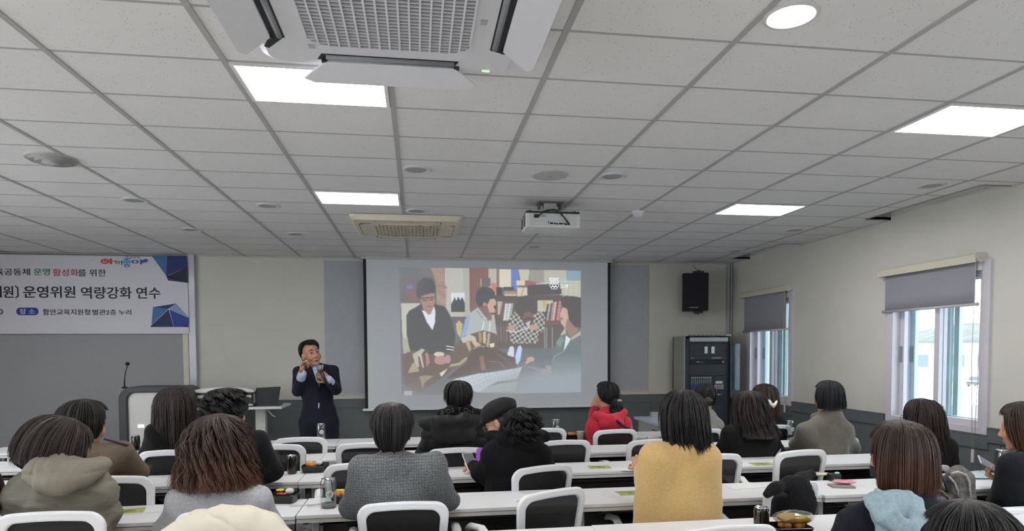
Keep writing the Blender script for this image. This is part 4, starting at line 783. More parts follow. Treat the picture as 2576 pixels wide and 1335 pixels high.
# fork, booklets, papers, phone-side bits
p = tabletop(775, 1272); t = thing('plastic_fork', 'pale plastic fork lying on its torn wrapper beside the clear can', 'fork', p, .2)
MB().tube([(-.09, .02, .004), (-.03, .005, .006), (.02, 0, .005)], [.005, .004, .004], 6, flat=.4).tube([(.02, 0, .005), (.04, 0, .004), (.06, .004, .006)], [.004, .011, .009], 6, flat=.3).build('fork', mat('fork_plastic', 'b9bcbd', .25), t)
MB().box((.05, -.012, .0015), (.11, .035, .002)).build('wrapper', mat('wrapper_film', 'd5d7d8', .2), t)
bk = None
for px, py, rz, lab in ((322, 1287, .25, 'lime green booklet lying by the sleeve of the olive padded coat'), (1508, 1176, -.1, 'lime green booklet on the table beyond the cap wearer chair'), (1585, 1241, .02, 'lime green booklet half under the camel coat'), (1917, 1168, .06, 'lime green booklet between the two right-hand middle chairs'), (1338, 1258, .9, 'lime green booklet mostly hidden behind the turned empty chair')):
    p = tabletop(px, py)
    if bk is None:
        bk = thing('booklet', lab, 'booklet', p, rz, 'lime green booklets'); MB().box((0, 0, .002), (.148, .105, .004)).build('pages', PAPER, bk); MB().box((0, 0, .0048), (.146, .103, .0014)).build('cover', mat('lime_cover', 'a2aa60', .5, var=.16, scale=30), bk)
        MB().box((-.02, .015, .0060), (.07, .012, .0008)).box((.01, -.012, .0060), (.05, .02, .0008)).build('cover_print', mat('cover_print', '6d7a3a', .6), bk)
    else: dup(bk, p, rz, lab)
sh = None
for px, py, rz, lab in ((1560, 1179, -.2, 'white sheet lying right of the booklet beyond the cap wearer'), (362, 1283, .3, 'white sheet beside the booklet near the olive padded coat'), (1868, 1222, .1, 'white sheet lying right of the camel coat'), (1870, 1168, -.1, 'white sheet under the booklet between the two right-hand middle chairs')):
    p = tabletop(px, py); p.z += .0008
    if sh is None: sh = MB().box((0, 0, .0006), (.21, .148, .0012)).build('paper_sheet', PAPER, None, p); sh.rotation_euler.z = rz; tag(sh, lab, 'paper', 'white paper sheets')
    else: o = sh.copy(); COL.objects.link(o); o.location = p; o.rotation_euler.z = rz; o['label'] = lab
t = MB().ball((0, 0, .012), .03, 8, sc=(1.3, .8, .4)).build('folded_mask', mat('pale_blue_cloth', 'a9c6e0', .8), None, tabletop(1183, 1169)); tag(t, 'pale blue folded mask on the table under the phone of the cap wearer', 'mask')
t = thing('tumbler', 'small purple tumbler peeping out at the left arm of the cap wearer', 'tumbler', tabletop(1207, 1172)); MB().lathe([(.0005, 0), (.022, 0), (.028, .02), (.03, .10), (.026, .125), (.0005, .13)], n=20).build('body', mat('purple_plastic', '9a52c8', .3), t)
t = thing('paper_cup', 'white paper cup at the left elbow of the red hoodie', 'cup', tabletop(1460, 1106)); MB().lathe([(.0005, .001), (.024, .001), (.034, .075), (.036, .077), (.033, .074), (.023, .006), (.0005, .005)], n=20).build('cup', PAPER, t)
# pen case, pouch, notebook, snack packet on the right table
p = tabletop(2117, 1224); t = thing('notebook', 'taupe notebook lying under the pink pouch on the right table', 'notebook', p, -.25); MB().box((0, 0, .005), (.125, .085, .01), bev=.002).build('cover', mat('taupe_card', '857e78', .6), t)
t = thing('pencil_pouch', 'translucent pink pouch lying on the taupe notebook', 'pouch', p+Vector((.035, .03, .011)), -.3); MB().ball((0, 0, .011), .05, 10, sc=(1.35, .62, .22)).build('pouch', mat('pink_vinyl', 'd98fa3', .2, var=.15, scale=20), t); MB().box((0, .0, .022), (.11, .004, .003)).build('zip', mat('zip_pale', 'e0c5cc', .4), t)
p = tabletop(2098, 1208); t = thing('glasses_case', 'black case with a shiny lens cloth left of the pink pouch', 'case', p, .1); MB().box((0, 0, .022), (.07, .05, .044), bev=.008).build('case', BLACKP, t); MB().ball((.012, -.01, .047), .014, 8, sc=(1.2, .8, .5)).build('cloth', mat('cyan_shine', 'a9dbe6', .2), t)
p = tabletop(2058, 1196); t = thing('snack_packet', 'flat yellow and white snack packet behind the cardigan chair', 'packet', p, -.12); MB().ball((0, 0, .012), .06, 10, sc=(1.3, .6, .18)).build('packet', mat('packet_foil', 'd3cfae', .25, var=.35, scale=12), t)
p = tabletop(2466, 1199); t = thing('plastic_bag', 'crumpled pale blue plastic bag on the table before the person in navy', 'bag', p, .1)
m = MB(); n = 18; rr = random.Random(8)
for a in range(6):
    for k in range(n): th = 2*PI*k/n; f = (1-a/5)**.6+.02; m.v.append(((.12*f+.012*rr.random())*math.cos(th), (.07*f+.01*rr.random())*math.sin(th), .008+.032*(a/5)**1.2*(.6+.5*rr.random())))
for a in range(5):
    for k in range(n): m.f.append((a*n+k, a*n+(k+1) % n, (a+1)*n+(k+1) % n, (a+1)*n+k)); m.m.append(0); m.sm.append(True)
m.f.append(tuple(5*n+k for k in range(n))); m.m.append(0); m.sm.append(True)
m.build('bag', mat('pale_blue_film', 'c3d6e2', .35, var=.06), t)
# ------------------------------------------------------------------ outside the windows
struct(MB().box((40, 10, -4.1), (70, 90, .2)).build('ground_outside', mat('asphalt', '777a7c', .9, var=.1, scale=2)))
struct(MB().box((4.72, 6.2, .4), (.30, .9, 7)).box((4.80, 8.15, .4), (.4, .7, 7)).build('wall_outside', mat('rough_stucco', 'c6cacc', .95, var=.05, scale=8, bump=.5, bscale=60)))
def shop(x, y, z0, w, d, h, label, rot):
    t = thing('building', label, 'building', (x, y, z0), rot); b = MB().box((0, 0, h/2), (w, d, h)).build('walls', mat('pale_render', '9a9a96', .8, var=.05), t); MB().box((0, 0, h+.15), (w+.6, d+.6, .3)).build('roof', mat('roof_grey', '5b6064', .7), t)
    m = MB()
    for k in range(5): m.box((-w/2+.9+k*w/5.2, -d/2-.02, h*.55), (w/8, .06, h*.3)); m.box((-w/2-.02, -d/2+.9+k*d/5.2, h*.55), (.06, d/8, h*.3))
    m.build('windows', mat('dark_glazing', '59636a', .2), t)
p = at(2470, 930, Y=88); shop(p.x+6, 92, -4, 26, 9, 6.4, 'long low building outside, beyond the parked cars', -.45)
hill = MB(); N_ = 40
for k in range(N_+1):
    a = k/N_; hgt = 9+5*math.sin(a*5)+2*math.sin(a*17); hill.v += [(105-20*a, -30+180*a, -4), (118, -30+190*a, hgt)]
hill.f = [(2*k, 2*k+2, 2*k+3, 2*k+1) for k in range(N_)]; hill.m = [0]*N_; hill.sm = [True]*N_
struct(hill.build('hill_outside', mat('wooded_hill', '66635e', .95, var=.2, scale=.3)))
def car(x, y, rz, col, label):
    t = thing('parked_car', label, 'car', (x, y, -4), rz, 'cars parked outside')
    side = [(-2.1, .35), (-2.15, .75), (-1.5, .95), (-.9, 1.45), (.7, 1.48), (1.4, 1.0), (2.1, .85), (2.15, .4)]
    MB().prism(side, lambda u, v, w: (u, w-.87, v), 1.74).build('body', mat('car_'+col, col, .25, coat=.6), t, bevel=.06)
    MB().prism([(-1.35, .98), (-.85, 1.38), (.65, 1.40), (1.2, 1.02)], lambda u, v, w: (u, w-.89, v), 1.78).build('window', mat('car_glass', '30383d', .1), t)
    for sx_ in (-1.3, 1.3):
        for sy in (-.80, .80): MB().cyl((sx_, sy-.1, .33), (sx_, sy+.1, .33), .33, n=18).build('wheel', BLACKP, t)
p = at(2462, 972, Z=-4); car(p.x, p.y, .5, '303438', 'dark car parked nearest outside the near window')
p = at(2444, 962, Z=-4); car(p.x, p.y, .5, '85888c', 'silver car parked left of the dark car outside')
p = at(2478, 950, Z=-4); car(p.x, p.y, .5, '6d7276', 'grey car parked farther off outside')
# ------------------------------------------------------------------ people: soft shapes grown from joints
def vnoise(P, f, seed):
    """smooth value noise on an array of points"""
    r = np.random.default_rng(seed); T = r.random(4096)*2-1
    q = P*f+100; i = np.floor(q).astype(np.int64); t = q-i; t = t*t*(3-2*t); out = 0
    for dx in (0, 1):
        for dy in (0, 1):
            for dz in (0, 1):
                h = ((i[..., 0]+dx)*73856093 ^ (i[..., 1]+dy)*19349663 ^ (i[..., 2]+dz)*83492791) & 4095
                out = out+T[h]*(t[..., 0] if dx else 1-t[..., 0])*(t[..., 1] if dy else 1-t[..., 1])*(t[..., 2] if dz else 1-t[..., 2])
    return out
V3 = lambda *a: np.array(a, float)
class Soft:
    """union of tapered capsules and ellipsoids, blended; meshed by surface nets"""
    def __init__(s, k=.03): s.p, s.k = [], k
    def cap(s, a, b, r0, r1=None, k=None, cut=False): s.p.append(('c', V3(*a), V3(*b), r0, r0 if r1 is None else r1, k or s.k, cut)); return s
    def ell(s, c, r, M=None, k=None, cut=False): s.p.append(('e', V3(*c), V3(*r), np.eye(3) if M is None else np.array(M), None, k or s.k, cut)); return s
    def chain(s, pts, rs, k=None):
        for i in range(len(pts)-1): s.cap(pts[i], pts[i+1], rs[i], rs[i+1], k)
        return s
    def mesh(s, h, disp=None, zmin=None, keep=None):
        lo, hi = [], []
        for q in s.p:
            if q[0] == 'c': R = max(q[3], q[4]); lo.append(np.minimum(q[1], q[2])-R); hi.append(np.maximum(q[1], q[2])+R)
            elif not q[6]: R = q[2].max(); lo.append(q[1]-R); hi.append(q[1]+R)
        lo = np.min(lo, 0)-.05; hi = np.max(hi, 0)+.05
        n = np.ceil((hi-lo)/h).astype(int)+1; ax = [lo[i]+h*np.arange(n[i]) for i in range(3)]
        D = np.full(n, .06)
        for q in s.p:
            if q[0] == 'c': a, b = np.minimum(q[1], q[2])-max(q[3], q[4]), np.maximum(q[1], q[2])+max(q[3], q[4])
            else: a, b = q[1]-q[2].max(), q[1]+q[2].max()
            i0 = np.clip(np.floor((a-.05-lo)/h).astype(int), 0, n); i1 = np.clip(np.ceil((b+.05-lo)/h).astype(int)+1, 0, n)
            if (i1 <= i0).any(): continue
            sl = tuple(slice(u, v) for u, v in zip(i0, i1)); G = np.stack(np.meshgrid(*[ax[k][sl[k]] for k in range(3)], indexing='ij'), -1)
            if q[0] == 'c':
                ba = q[2]-q[1]; t = np.clip(((G-q[1])@ba)/max(ba@ba, 1e-9), 0, 1); d = np.linalg.norm(G-q[1]-t[..., None]*ba, axis=-1)-(q[3]+(q[4]-q[3])*t)
            else:
                u = (G-q[1])@q[3]; k0 = np.linalg.norm(u/q[2], axis=-1); k1 = np.linalg.norm(u/q[2]**2, axis=-1)+1e-9; d = k0*(k0-1)/k1
            k = q[5]; A = D[sl]
            if q[6]: d = -d; hh = np.clip(.5-.5*(A-d)/k, 0, 1); D[sl] = A*(1-hh)+d*hh+k*hh*(1-hh); continue
            hh = np.clip(.5+.5*(A-d)/k, 0, 1); D[sl] = A*(1-hh)+d*hh-k*hh*(1-hh)
        if disp is not None:
            m = np.abs(D) < .04; idx = np.nonzero(m); P = np.stack([ax[k][idx[k]] for k in range(3)], -1); D[idx] += disp(P)
        if zmin is not None: D[:, :, ax[2] < zmin] = .05
        if keep is not None:
            G = np.stack(np.meshgrid(*ax, indexing='ij'), -1); D = np.where(keep(G), D, np.maximum(D, .004))
        return nets(D, lo, h)
def nets(D, lo, h):
    n = np.array(D.shape); S = D < 0
    cc = np.zeros(tuple(n-1), np.int32); acc = np.zeros(tuple(n-1)+(3,))
    for axs in range(3):
        o = [k for k in range(3) if k != axs]
        for da in (0, 1):
            for db in (0, 1):
                s0 = [None]*3; s1 = [None]*3
                s0[axs] = slice(0, n[axs]-1); s1[axs] = slice(1, n[axs])
                for k, d in zip(o, (da, db)): s0[k] = s1[k] = slice(d, n[k]-1+d)
                a, b = D[tuple(s0)], D[tuple(s1)]; x = (a < 0) != (b < 0); t = np.where(x, a/np.where(x, a-b, 1), 0)
                cc += x; off = np.zeros(3); off[o[0]] = da; off[o[1]] = db
                for k in range(3): acc[..., k] += np.where(x, (t if k == axs else off[k]), 0)
    I = np.nonzero(cc); vid = -np.ones(tuple(n-1), np.int64); vid[I] = np.arange(len(I[0]))
    V = np.stack([lo[k]+h*(I[k]+acc[..., k][I]/cc[I]) for k in range(3)], -1)
    F = []
    for axs in range(3):
        o = [(axs+1) % 3, (axs+2) % 3]; s0 = [slice(1, n[k]-1) for k in range(3)]; s1 = list(s0); s0[axs] = slice(0, n[axs]-1); s1[axs] = slice(1, n[axs])
        x = S[tuple(s0)] != S[tuple(s1)]; fl = S[tuple(s0)][x]; J = np.stack(np.nonzero(x), -1); J[:, o[0]] += 1; J[:, o[1]] += 1
        q = []
        for da, db in ((-1, -1), (0, -1), (0, 0), (-1, 0)): K = J.copy(); K[:, o[0]] += da; K[:, o[1]] += db; q.append(vid[K[:, 0], K[:, 1], K[:, 2]])
        q = np.stack(q, -1); q = np.where(fl[:, None], q, q[:, ::-1]); F.append(q)
    return V, np.concatenate(F)
def relax(V, F, it, lam=.5):
    e = np.concatenate([F[:, [0, 1]], F[:, [1, 2]], F[:, [2, 3]], F[:, [3, 0]]]); e = np.concatenate([e, e[:, ::-1]])
    c = np.bincount(e[:, 0], minlength=len(V))[:, None]
    for _ in range(it):
        s = np.stack([np.bincount(e[:, 0], V[e[:, 1], k], len(V)) for k in range(3)], -1); V = V+(s/np.maximum(c, 1)-V)*lam
    return V
def mesh_obj(name, parts, mats, base, parent=None, smooth=True):
    """parts: list of (verts, four-cornered faces, material index)"""
    me = bpy.data.meshes.new(name); o = 0; vs, fs, mi = [], [], []
    for V, F, k in parts: vs.append(np.asarray(V)-base); fs.append(np.asarray(F)+o); mi.append(np.full(len(F), k)); o += len(V)
    vs, fs, mi = np.concatenate(vs), np.concatenate(fs), np.concatenate(mi)
    me.vertices.add(len(vs)); me.vertices.foreach_set('co', vs.astype(np.float32).ravel()); me.loops.add(4*len(fs)); me.loops.foreach_set('vertex_index', fs.astype(np.int32).ravel())
    me.polygons.add(len(fs)); me.polygons.foreach_set('loop_start', np.arange(0, 4*len(fs), 4, dtype=np.int32))
    for m in (mats if isinstance(mats, (list, tuple)) else [mats]): me.materials.append(m)
    me.polygons.foreach_set('material_index', mi.astype(np.int32)); me.polygons.foreach_set('use_smooth', np.full(len(fs), smooth)); me.update(calc_edges=True); me.validate()
    ob = bpy.data.objects.new(name, me); COL.objects.link(ob)
    if parent: ob.parent = parent
    else: ob.location = tuple(base)
    return ob
def rot_head(yaw, pitch=0, roll=0): return np.array(Matrix.Rotation(yaw, 3, 'Z') @ Matrix.Rotation(pitch, 3, 'X') @ Matrix.Rotation(roll, 3, 'Y'))
def head_soft(c, M, s=1., neck=None, fine=False):
    """head facing +Y before M; c: centre between the ears"""
    T = lambda x, y, z: c+M@(V3(x, y, z)*s); S = Soft(.018)
    S.ell(T(0, -.012, .035), V3(.073, .093, .088)*s, M).ell(T(0, .018, -.045), V3(.058, .068, .068)*s, M, .03).ell(T(0, .068, -.098), V3(.022, .018, .016)*s, M, .03)
    S.ell(T(0, .055, -.02), V3(.060, .035, .05)*s, M, .02)
    S.cap(T(0, .086, .012), T(0, .103, -.026), .007*s, .012*s, .012).cap(T(-.012, .092, -.030), T(.012, .092, -.030), .008*s, None, .012).cap(T(-.04, .076, .030), T(.04, .076, .030), .010*s, None, .02)
    for e in (-1, 1):
        S.ell(T(e*.031, .094, .012), V3(.015, .012, .010)*s, M, .008, True); S.ell(T(e*.031, .080, .010), V3(.014, .012, .012)*s, M, .004); S.ell(T(e*.040, .066, -.030), V3(.022, .02, .022)*s, M, .02)
        S.ell(T(e*.076, -.012, -.008), V3(.010, .024, .033)*s, M@np.array(Matrix.Rotation(e*.3, 3, 'Z')), .008)
    S.ell(T(0, .082, -.062), V3(.022, .014, .011)*s, M, .012)
    if neck is not None: S.cap(T(0, -.022, -.06), neck, .052*s, .056*s, .03)
    return S
def hand_soft(w, d, n, curl, side, s=1., curls=None, k=.006):
    """hand from wrist w, fingers toward d, palm facing n; side +1: thumb on the d x n side"""
    d = V3(*d)/np.linalg.norm(d); n = V3(*n); n = n-d*(n@d); n /= np.linalg.norm(n); a = np.cross(d, n)*side; S = Soft(k)
    P = lambda u, v, t: w+(d*u+a*v+n*t)*s
    S.cap(P(-.03, 0, 0), P(.012, 0, 0), .026*s, .027*s, .02); S.ell(P(.05, 0, 0), V3(.048, .040, .016)*s, np.stack([d, a, n], 1), .016)
    for i, (v, L) in enumerate(((.030, .070), (.010, .079), (-.011, .073), (-.030, .057))):
        c = (curls[i] if curls else curl)+.08*i; p = P(.082-.008*abs(i-1), v, -.002); dr = d.copy(); r = .0088*s
        for f, (seg, q) in enumerate(((.46, .8), (.30, 1.1), (.24, .8))):
            ang = c*q; dr = dr*math.cos(ang)+np.cross(np.cross(d, n), dr)*math.sin(ang); nx = p+dr*L*seg*s*1.02; S.cap(p, nx, r, r*.92, .005); p = nx; r *= .92
    p = P(.018, .034, .006); q = P(.050, .060, .018+.012*curl); S.cap(P(.012, .018, .002), p, .017*s, .014*s, .012).cap(p, q, .0125*s, .0105*s, .006).cap(q, q+(d*.026+n*.012*curl-a*.004)*s, .0102*s, .0085*s, .005)
    return S
def hairmat(name, c, tip=None, rough=.38):
    m = mat(name, c, rough, var=.35, scale=60, stretch=(1.6, 1.6, .12), bump=.35, bscale=260, spec=.45)
    if tip and not m.get('tips'):                           # dyed lengths
        m['tips'] = 1; nt = m.node_tree; b = nt.nodes['Principled BSDF']; src = b.inputs['Base Color'].links[0].from_socket
        t = nt.nodes.new('ShaderNodeTexCoord'); s = nt.nodes.new('ShaderNodeSeparateXYZ'); r = nt.nodes.new('ShaderNodeMapRange'); r.inputs['From Min'].default_value = .75; r.inputs['From Max'].default_value = .1
        x = nt.nodes.new('ShaderNodeMix'); x.data_type = 'RGBA'; x.inputs['B'].default_value = lin(tip); nt.links.new(t.outputs['Generated'], s.inputs[0]); nt.links.new(s.outputs['Z'], r.inputs['Value']); nt.links.new(r.outputs[0], x.inputs['Factor']); nt.links.new(src, x.inputs['A']); nt.links.new(x.outputs['Result'], b.inputs['Base Color'])
    return m
def hair_shell(c, M, prof, ends, wave=0, wfreq=40, n=460, seed=1, thick=.0032, fr=(1., 1.), sway=(0, 0), jit=.010, na=72, clump=13):
    """hair falling from the crown. prof: (radius, height) from the crown to the longest tips; ends(az): share of the profile reached (az 0 = back, pi = face);
    returns the base sheet and the strands, which gather into locks toward their tips"""
    rng = np.random.default_rng(seed); L = np.array(prof, float); u_ = np.linspace(0, len(L)-1, 90); L = np.stack([np.interp(u_, np.arange(len(L)), L[:, k]) for k in (0, 1)], 1)
    for _ in range(40): L[1:-1] = (L[:-2]+2*L[1:-1]+L[2:])/4
    sl = np.concatenate([[0], np.cumsum(np.hypot(np.diff(L[:, 0]), np.diff(L[:, 1])))]); sl /= sl[-1]
    def pt(az, t, dr=0):
        r = np.interp(t, sl, L[:, 0])+dr; z = np.interp(t, sl, L[:, 1]); r = r+.005*np.sin(az*5+seed+t*2)*t+.003*np.sin(az*11+2*seed+t*5)+.002*np.sin(az*23+seed)
        x = np.sin(az)*r*fr[0]; y = -np.cos(az)*r*fr[1]-.012*np.minimum(1, t*4); y = y*(1-.14*np.maximum(0, -np.cos(az))**2*np.minimum(1, t*3)); k = np.maximum(0, (t-.35)/.65)**2
        return c+np.stack([x+sway[0]*k, y+sway[1]*k, z+0*az], -1)@M.T
    ns = 16; A, S_t = np.meshgrid(np.arange(na)*2*PI/na, np.arange(ns+1)/ns, indexing='ij'); E = np.vectorize(ends)(A); V = pt(A, E*S_t, -.006).reshape(-1, 3)
    i, j = np.meshgrid(np.arange(na), np.arange(ns), indexing='ij'); a = i*(ns+1)+j; b = ((i+1) % na)*(ns+1)+j; F = np.stack([a, b, b+1, a+1], -1).reshape(-1, 4)
    N = int(n*1.7); K = max(8, N//clump); caz, cph, cl = (np.arange(K)+rng.uniform(-.4, .4, K))*2*PI/K, rng.uniform(0, 6.28, K), rng.uniform(.92, 1.02, K); ci = rng.permutation(np.arange(N) % K); az = caz[ci]+rng.uniform(-.75, .75, N)*2*PI/K*1.3
    e = np.vectorize(ends)(az); ok = e > .18; az, e, ci = az[ok], e[ok], ci[ok]; N = len(az); e = np.minimum(e*cl[ci]*rng.uniform(.95, 1.03, N), 1.03)
    t0 = np.where(rng.random(N) < .55, rng.uniform(0, .35, N)*e, 0); m = 16 if wave > .04 else 11; s = np.linspace(0, 1, m)[None]; t = t0[:, None]+(e-t0)[:, None]*s
    wa = (wave*rng.uniform(.6, 1.25, K)[ci])[:, None]; ph = (cph[ci]+rng.normal(0, .35, N))[:, None]; rise = np.minimum(1, t/.35); R = (thick*rng.uniform(.6, 1.3, N))[:, None]; dr = (rng.normal(0, jit*.4, N)+rng.normal(0, jit*.35, K)[ci])[:, None]
    azt = az[:, None]+(caz[ci]-az)[:, None]*.40*s**1.5+wa*np.sin(wfreq*t*.5+ph)*rise*.6; P = pt(azt, np.minimum(t, 1), dr*(.4+t)+wa*.12*np.cos(wfreq*t*.5+ph)*rise)
    tg = np.gradient(P, axis=1); tg /= np.linalg.norm(tg, axis=-1, keepdims=True)+1e-9; out = (P-c)*V3(1, 1, .3); out -= tg*(out*tg).sum(-1, keepdims=True); out /= np.linalg.norm(out, axis=-1, keepdims=True)+1e-9; sd = np.cross(tg, out); w = (R*(1-.8*s**3))[..., None]
    SV = np.stack([P+sd*w*.95, P+out*w*.55, P-sd*w*.95], 2).reshape(-1, 3); i, j = np.meshgrid(np.arange(N), np.arange(m-1), indexing='ij'); a = (i*m+j)*3
    SF = np.concatenate([np.stack([a+p, a+q, a+q+3, a+p+3], -1).reshape(-1, 4) for p, q in ((0, 1), (1, 2), (2, 0))])
    return (V, F, 0), (SV, SF, 1)
def jacket_soft(J, b=1., k=.045):
    N, H, sl, sr = J['N'], J['H'], J['sl'], J['sr']; up = (N-H)/np.linalg.norm(N-H); lat = (sr-sl)/np.linalg.norm(sr-sl); fw = np.cross(up, lat); fw /= np.linalg.norm(fw); sw = np.linalg.norm(sr-sl); M = np.stack([lat, fw, np.cross(lat, fw)], 1); S = Soft(k); L = np.linalg.norm(N-H); mid = (sl+sr)/2
    q = .5+.5*b; S.ell(N+up*.022, V3(.072, .072, .045), M, .03)
    S.ell(N+(H-N)*.34+fw*.012, V3(sw*.50*q, .112*q, L*.42), M, .07).ell(N+(H-N)*.62+fw*.02, V3(sw*.45*q, .122*q, L*.36), M, .07).ell(H+up*.06+fw*.01, V3(.172*q, .145*q, .15), M, .07)
    S.cap(N+up*.02-fw*.01, sl, .058, .046*q, .05).cap(N+up*.02-fw*.01, sr, .058, .046*q, .05)
    for s, e, w in (('sl', 'el', 'wl'), ('sr', 'er', 'wr')):
        S.cap(J[s]-up*.01, J[e], .050*q, .047*q, .05).cap(J[e], J[w], .046*q, .036*q, .03).cap(J[s]+(mid-J[s])*.25-up*.06, J[e]+(mid+(H-N)*.5-J[e])*.22, .05*q, .04*q, .06)
    return S
def body_soft(J, s=1.):
    N, H = J['N'], J['H']; S = Soft(.03); fwy = V3(0, 1, 0)
    S.cap(N, N+(H-N)*.5, .075, .085).cap(N+(H-N)*.45, H, .085, .09).cap(J['sl'], J['sr'], .038)
    for a, e, w in (('sl', 'el', 'wl'), ('sr', 'er', 'wr')): S.cap(J[a], J[e], .036, .031).cap(J[e], J[w], .031, .024)
    for q in (-1, 1):
        hp = H+V3(q*.085, .02, -.02); kn = J.get('kl' if q < 0 else 'kr', hp+V3(q*.03, .40, .0)); an = J.get('al' if q < 0 else 'ar', V3(kn[0], kn[1]-.02, .09)); S.cap(hp, kn, .062, .042).cap(kn, an, .042, .030)
    return S
def legs_soft(J):
    S = Soft(.03); H = J['H']; S.ell(H+V3(0, .03, -.01), V3(.175, .15, .11))
    for q in (-1, 1):
        hp = H+V3(q*.085, .02, -.02); kn = J.get('kl' if q < 0 else 'kr', hp+V3(q*.03, .40, .0)); an = J.get('al' if q < 0 else 'ar', V3(kn[0], kn[1]-.02, .09)); S.cap(hp, kn, .082, .062).cap(kn, an+V3(0, 0, .02), .062, .050)
    return S
def shoe_soft(an):
    S = Soft(.02); S.cap(V3(an[0], an[1]-.03, .045), V3(an[0], an[1]+.13, .032), .040, .034).cap(V3(an[0], an[1]-.02, .05), V3(an[0], an[1]-.01, .10), .04, .042); return S
def folds(amp, f, seed, az=1.):
    def g(P): Q_ = P*V3(1, 1, az); return amp*(np.abs(vnoise(Q_, f, seed))*1.6-.5+.5*vnoise(Q_, f*2.3, seed+1))
    return g
def quilt(pitch, amp, z0=0, seed=3):
    def g(P): w = P[:, 2]+.012*vnoise(P, 9, seed); return -amp*np.abs(np.sin(PI*(w-z0)/pitch))**.6+amp*.6+.004*vnoise(P, 28, seed)
    return g
def world(p, Y): return np.array(at(p[0], p[1], Y=Y))
TROUS = mat('dark_trousers', '1e2026', .8, var=.1, bump=.1); SHOE = mat('black_shoe_leather', '17171a', .4)
def person(label, Y, head, top, sh, el, wr, cloth, cmat, hpos=None, yaw=0, pitch=0, roll=0, hs=1., Yh=None, bulk=1., disp=None, hipx=None, cname='jacket', extra=None, res=.011, lean=.10, group=None, hands=True, skinm=None, nb=None):
    """seated figure seen from behind. head: picture place of the head centre; sh, el, wr: (left, right) places with own distances"""
    c = world(head, Yh or Y+.05); c[2] -= .138*hs; M = rot_head(yaw, pitch, roll); J = {}
    J['sl'], J['sr'] = world(sh[0], Y), world(sh[1], Y)
    J['N'] = c+M@V3(0, -.035, -.17*hs) if nb is None else world(nb, Y)
    hx = (J['sl'][0]+J['sr'][0])/2 if hipx is None else world((hipx, 1200), Y)[0]
    J['H'] = V3(hx, Y+.035, .565)
    for k_, v in (('el', el[0]), ('er', el[1]), ('wl', wr[0]), ('wr', wr[1])): J[k_] = world(v[:2], v[2])
    base = V3(hx, Y, 0)
    parts = [(*body_soft(J).mesh(.014, zmin=.02), 0)]
    hv, hf = head_soft(c, M, hs, J['N']).mesh(.0065); parts.append((hv, hf, 0))
    if hands:
        for k_, e_, sd in (('wl', 'el', -1), ('wr', 'er', 1)):
            d = J[k_]-J[e_]; d /= np.linalg.norm(d); hd = J.get('hd'+k_[1], d); parts.append((*hand_soft(J[k_]+d*.02, d, V3(-sd*.5, .2, -1), .45, -sd).mesh(.006), 0))
    o = mesh_obj('person', parts, [skinm or SKIN], base); tag(o, label, 'person', group)
    S = jacket_soft(J, bulk); S.ell((0, 0, -9), (.01, .01, .01)) if False else None
    if extra: extra(S, J, c, M)
    mesh_obj(cname, [(*S.mesh(res, disp or folds(.006, 9, int(head[0]) % 97, .8), zmin=J['H'][2]-.06), 0)], cmat, base, o)
    V, F = legs_soft(J).mesh(.016); mesh_obj('trousers', [(V, F, 0)], TROUS, base, o)
    for q in (-1, 1):
        kn = J.get('kl' if q < 0 else 'kr', J['H']+V3(q*.085, .02, -.02)+V3(q*.03, .40, .0)); mesh_obj('shoe', [(*shoe_soft(V3(kn[0], kn[1]-.02, .09)).mesh(.012, zmin=.002), 0)], SHOE, base, o)
    return o, c, M, J, base
def hair_on(o, base, sheets, mats, name='hair'):
    h = mesh_obj(name, [(s[0], s[1], i if i < len(mats) else 0) for i, s in enumerate(sheets)], mats, base, o); return h
def soft_on(o, base, S, name, m, h=.008, disp=None, it=0, **kw):
    V, F = S.mesh(h, disp, **kw); V = relax(V, F, it) if it else V; return mesh_obj(name, [(V, F, 0)], m, base, o)
def ends_fn(back, side, face, w=1.45):
    """share of the profile: back of the head, sides, face"""
    def g(az):
        a = abs((az+PI) % (2*PI)-PI)                        # 0 back .. pi face
        if a < w: return back+(side-back)*(a/w)**3
        t = min(1, (a-w)/.5); t = t*t*(3-2*t); return side+(face-side)*t
    return g
# ------------------------------------------------------------------ the audience
def cloth(name, c, **k):
    a = dict(rough=.9, var=.12, scale=90, bump=.15, bscale=420, sheen=.05, spec=.25); a.update(k); return mat(name, c, **a)
def tweed():
    m = cloth('grey_tweed', '6a6d70', var=.4, scale=160); nt = m.node_tree; b = nt.nodes['Principled BSDF']; L = nt.links; src = b.inputs['Base Color'].links[0].from_socket
    t = nt.nodes.new('ShaderNodeTexCoord'); fac = None
    for ax, s in (('X', 26), ('Z', 24)):
        w = nt.nodes.new('ShaderNodeTexWave'); w.bands_direction = ax; w.inputs['Scale'].default_value = s; w.inputs['Distortion'].default_value = 5; w.inputs['Detail'].default_value = 3; L.new(t.outputs['Object'], w.inputs['Vector'])
        p = nt.nodes.new('ShaderNodeMath'); p.operation = 'POWER'; p.inputs[1].default_value = 5; L.new(w.outputs['Fac'], p.inputs[0])
        if fac is None: fac = p.outputs[0]
        else: a = nt.nodes.new('ShaderNodeMath'); a.operation = 'ADD'; a.use_clamp = True; L.new(fac, a.inputs[0]); L.new(p.outputs[0], a.inputs[1]); fac = a.outputs[0]
    k = nt.nodes.new('ShaderNodeMath'); k.operation = 'MULTIPLY'; k.inputs[1].default_value = .28; L.new(fac, k.inputs[0])
    x = nt.nodes.new('ShaderNodeMix'); x.data_type = 'RGBA'; x.inputs['B'].default_value = lin('2e3033'); L.new(k.outputs[0], x.inputs['Factor']); L.new(src, x.inputs['A']); L.new(x.outputs['Result'], b.inputs['Base Color']); return m
BLK, BLK2 = hairmat('hair_black', '0d0c0f'), hairmat('hair_black_light', '1a171a')
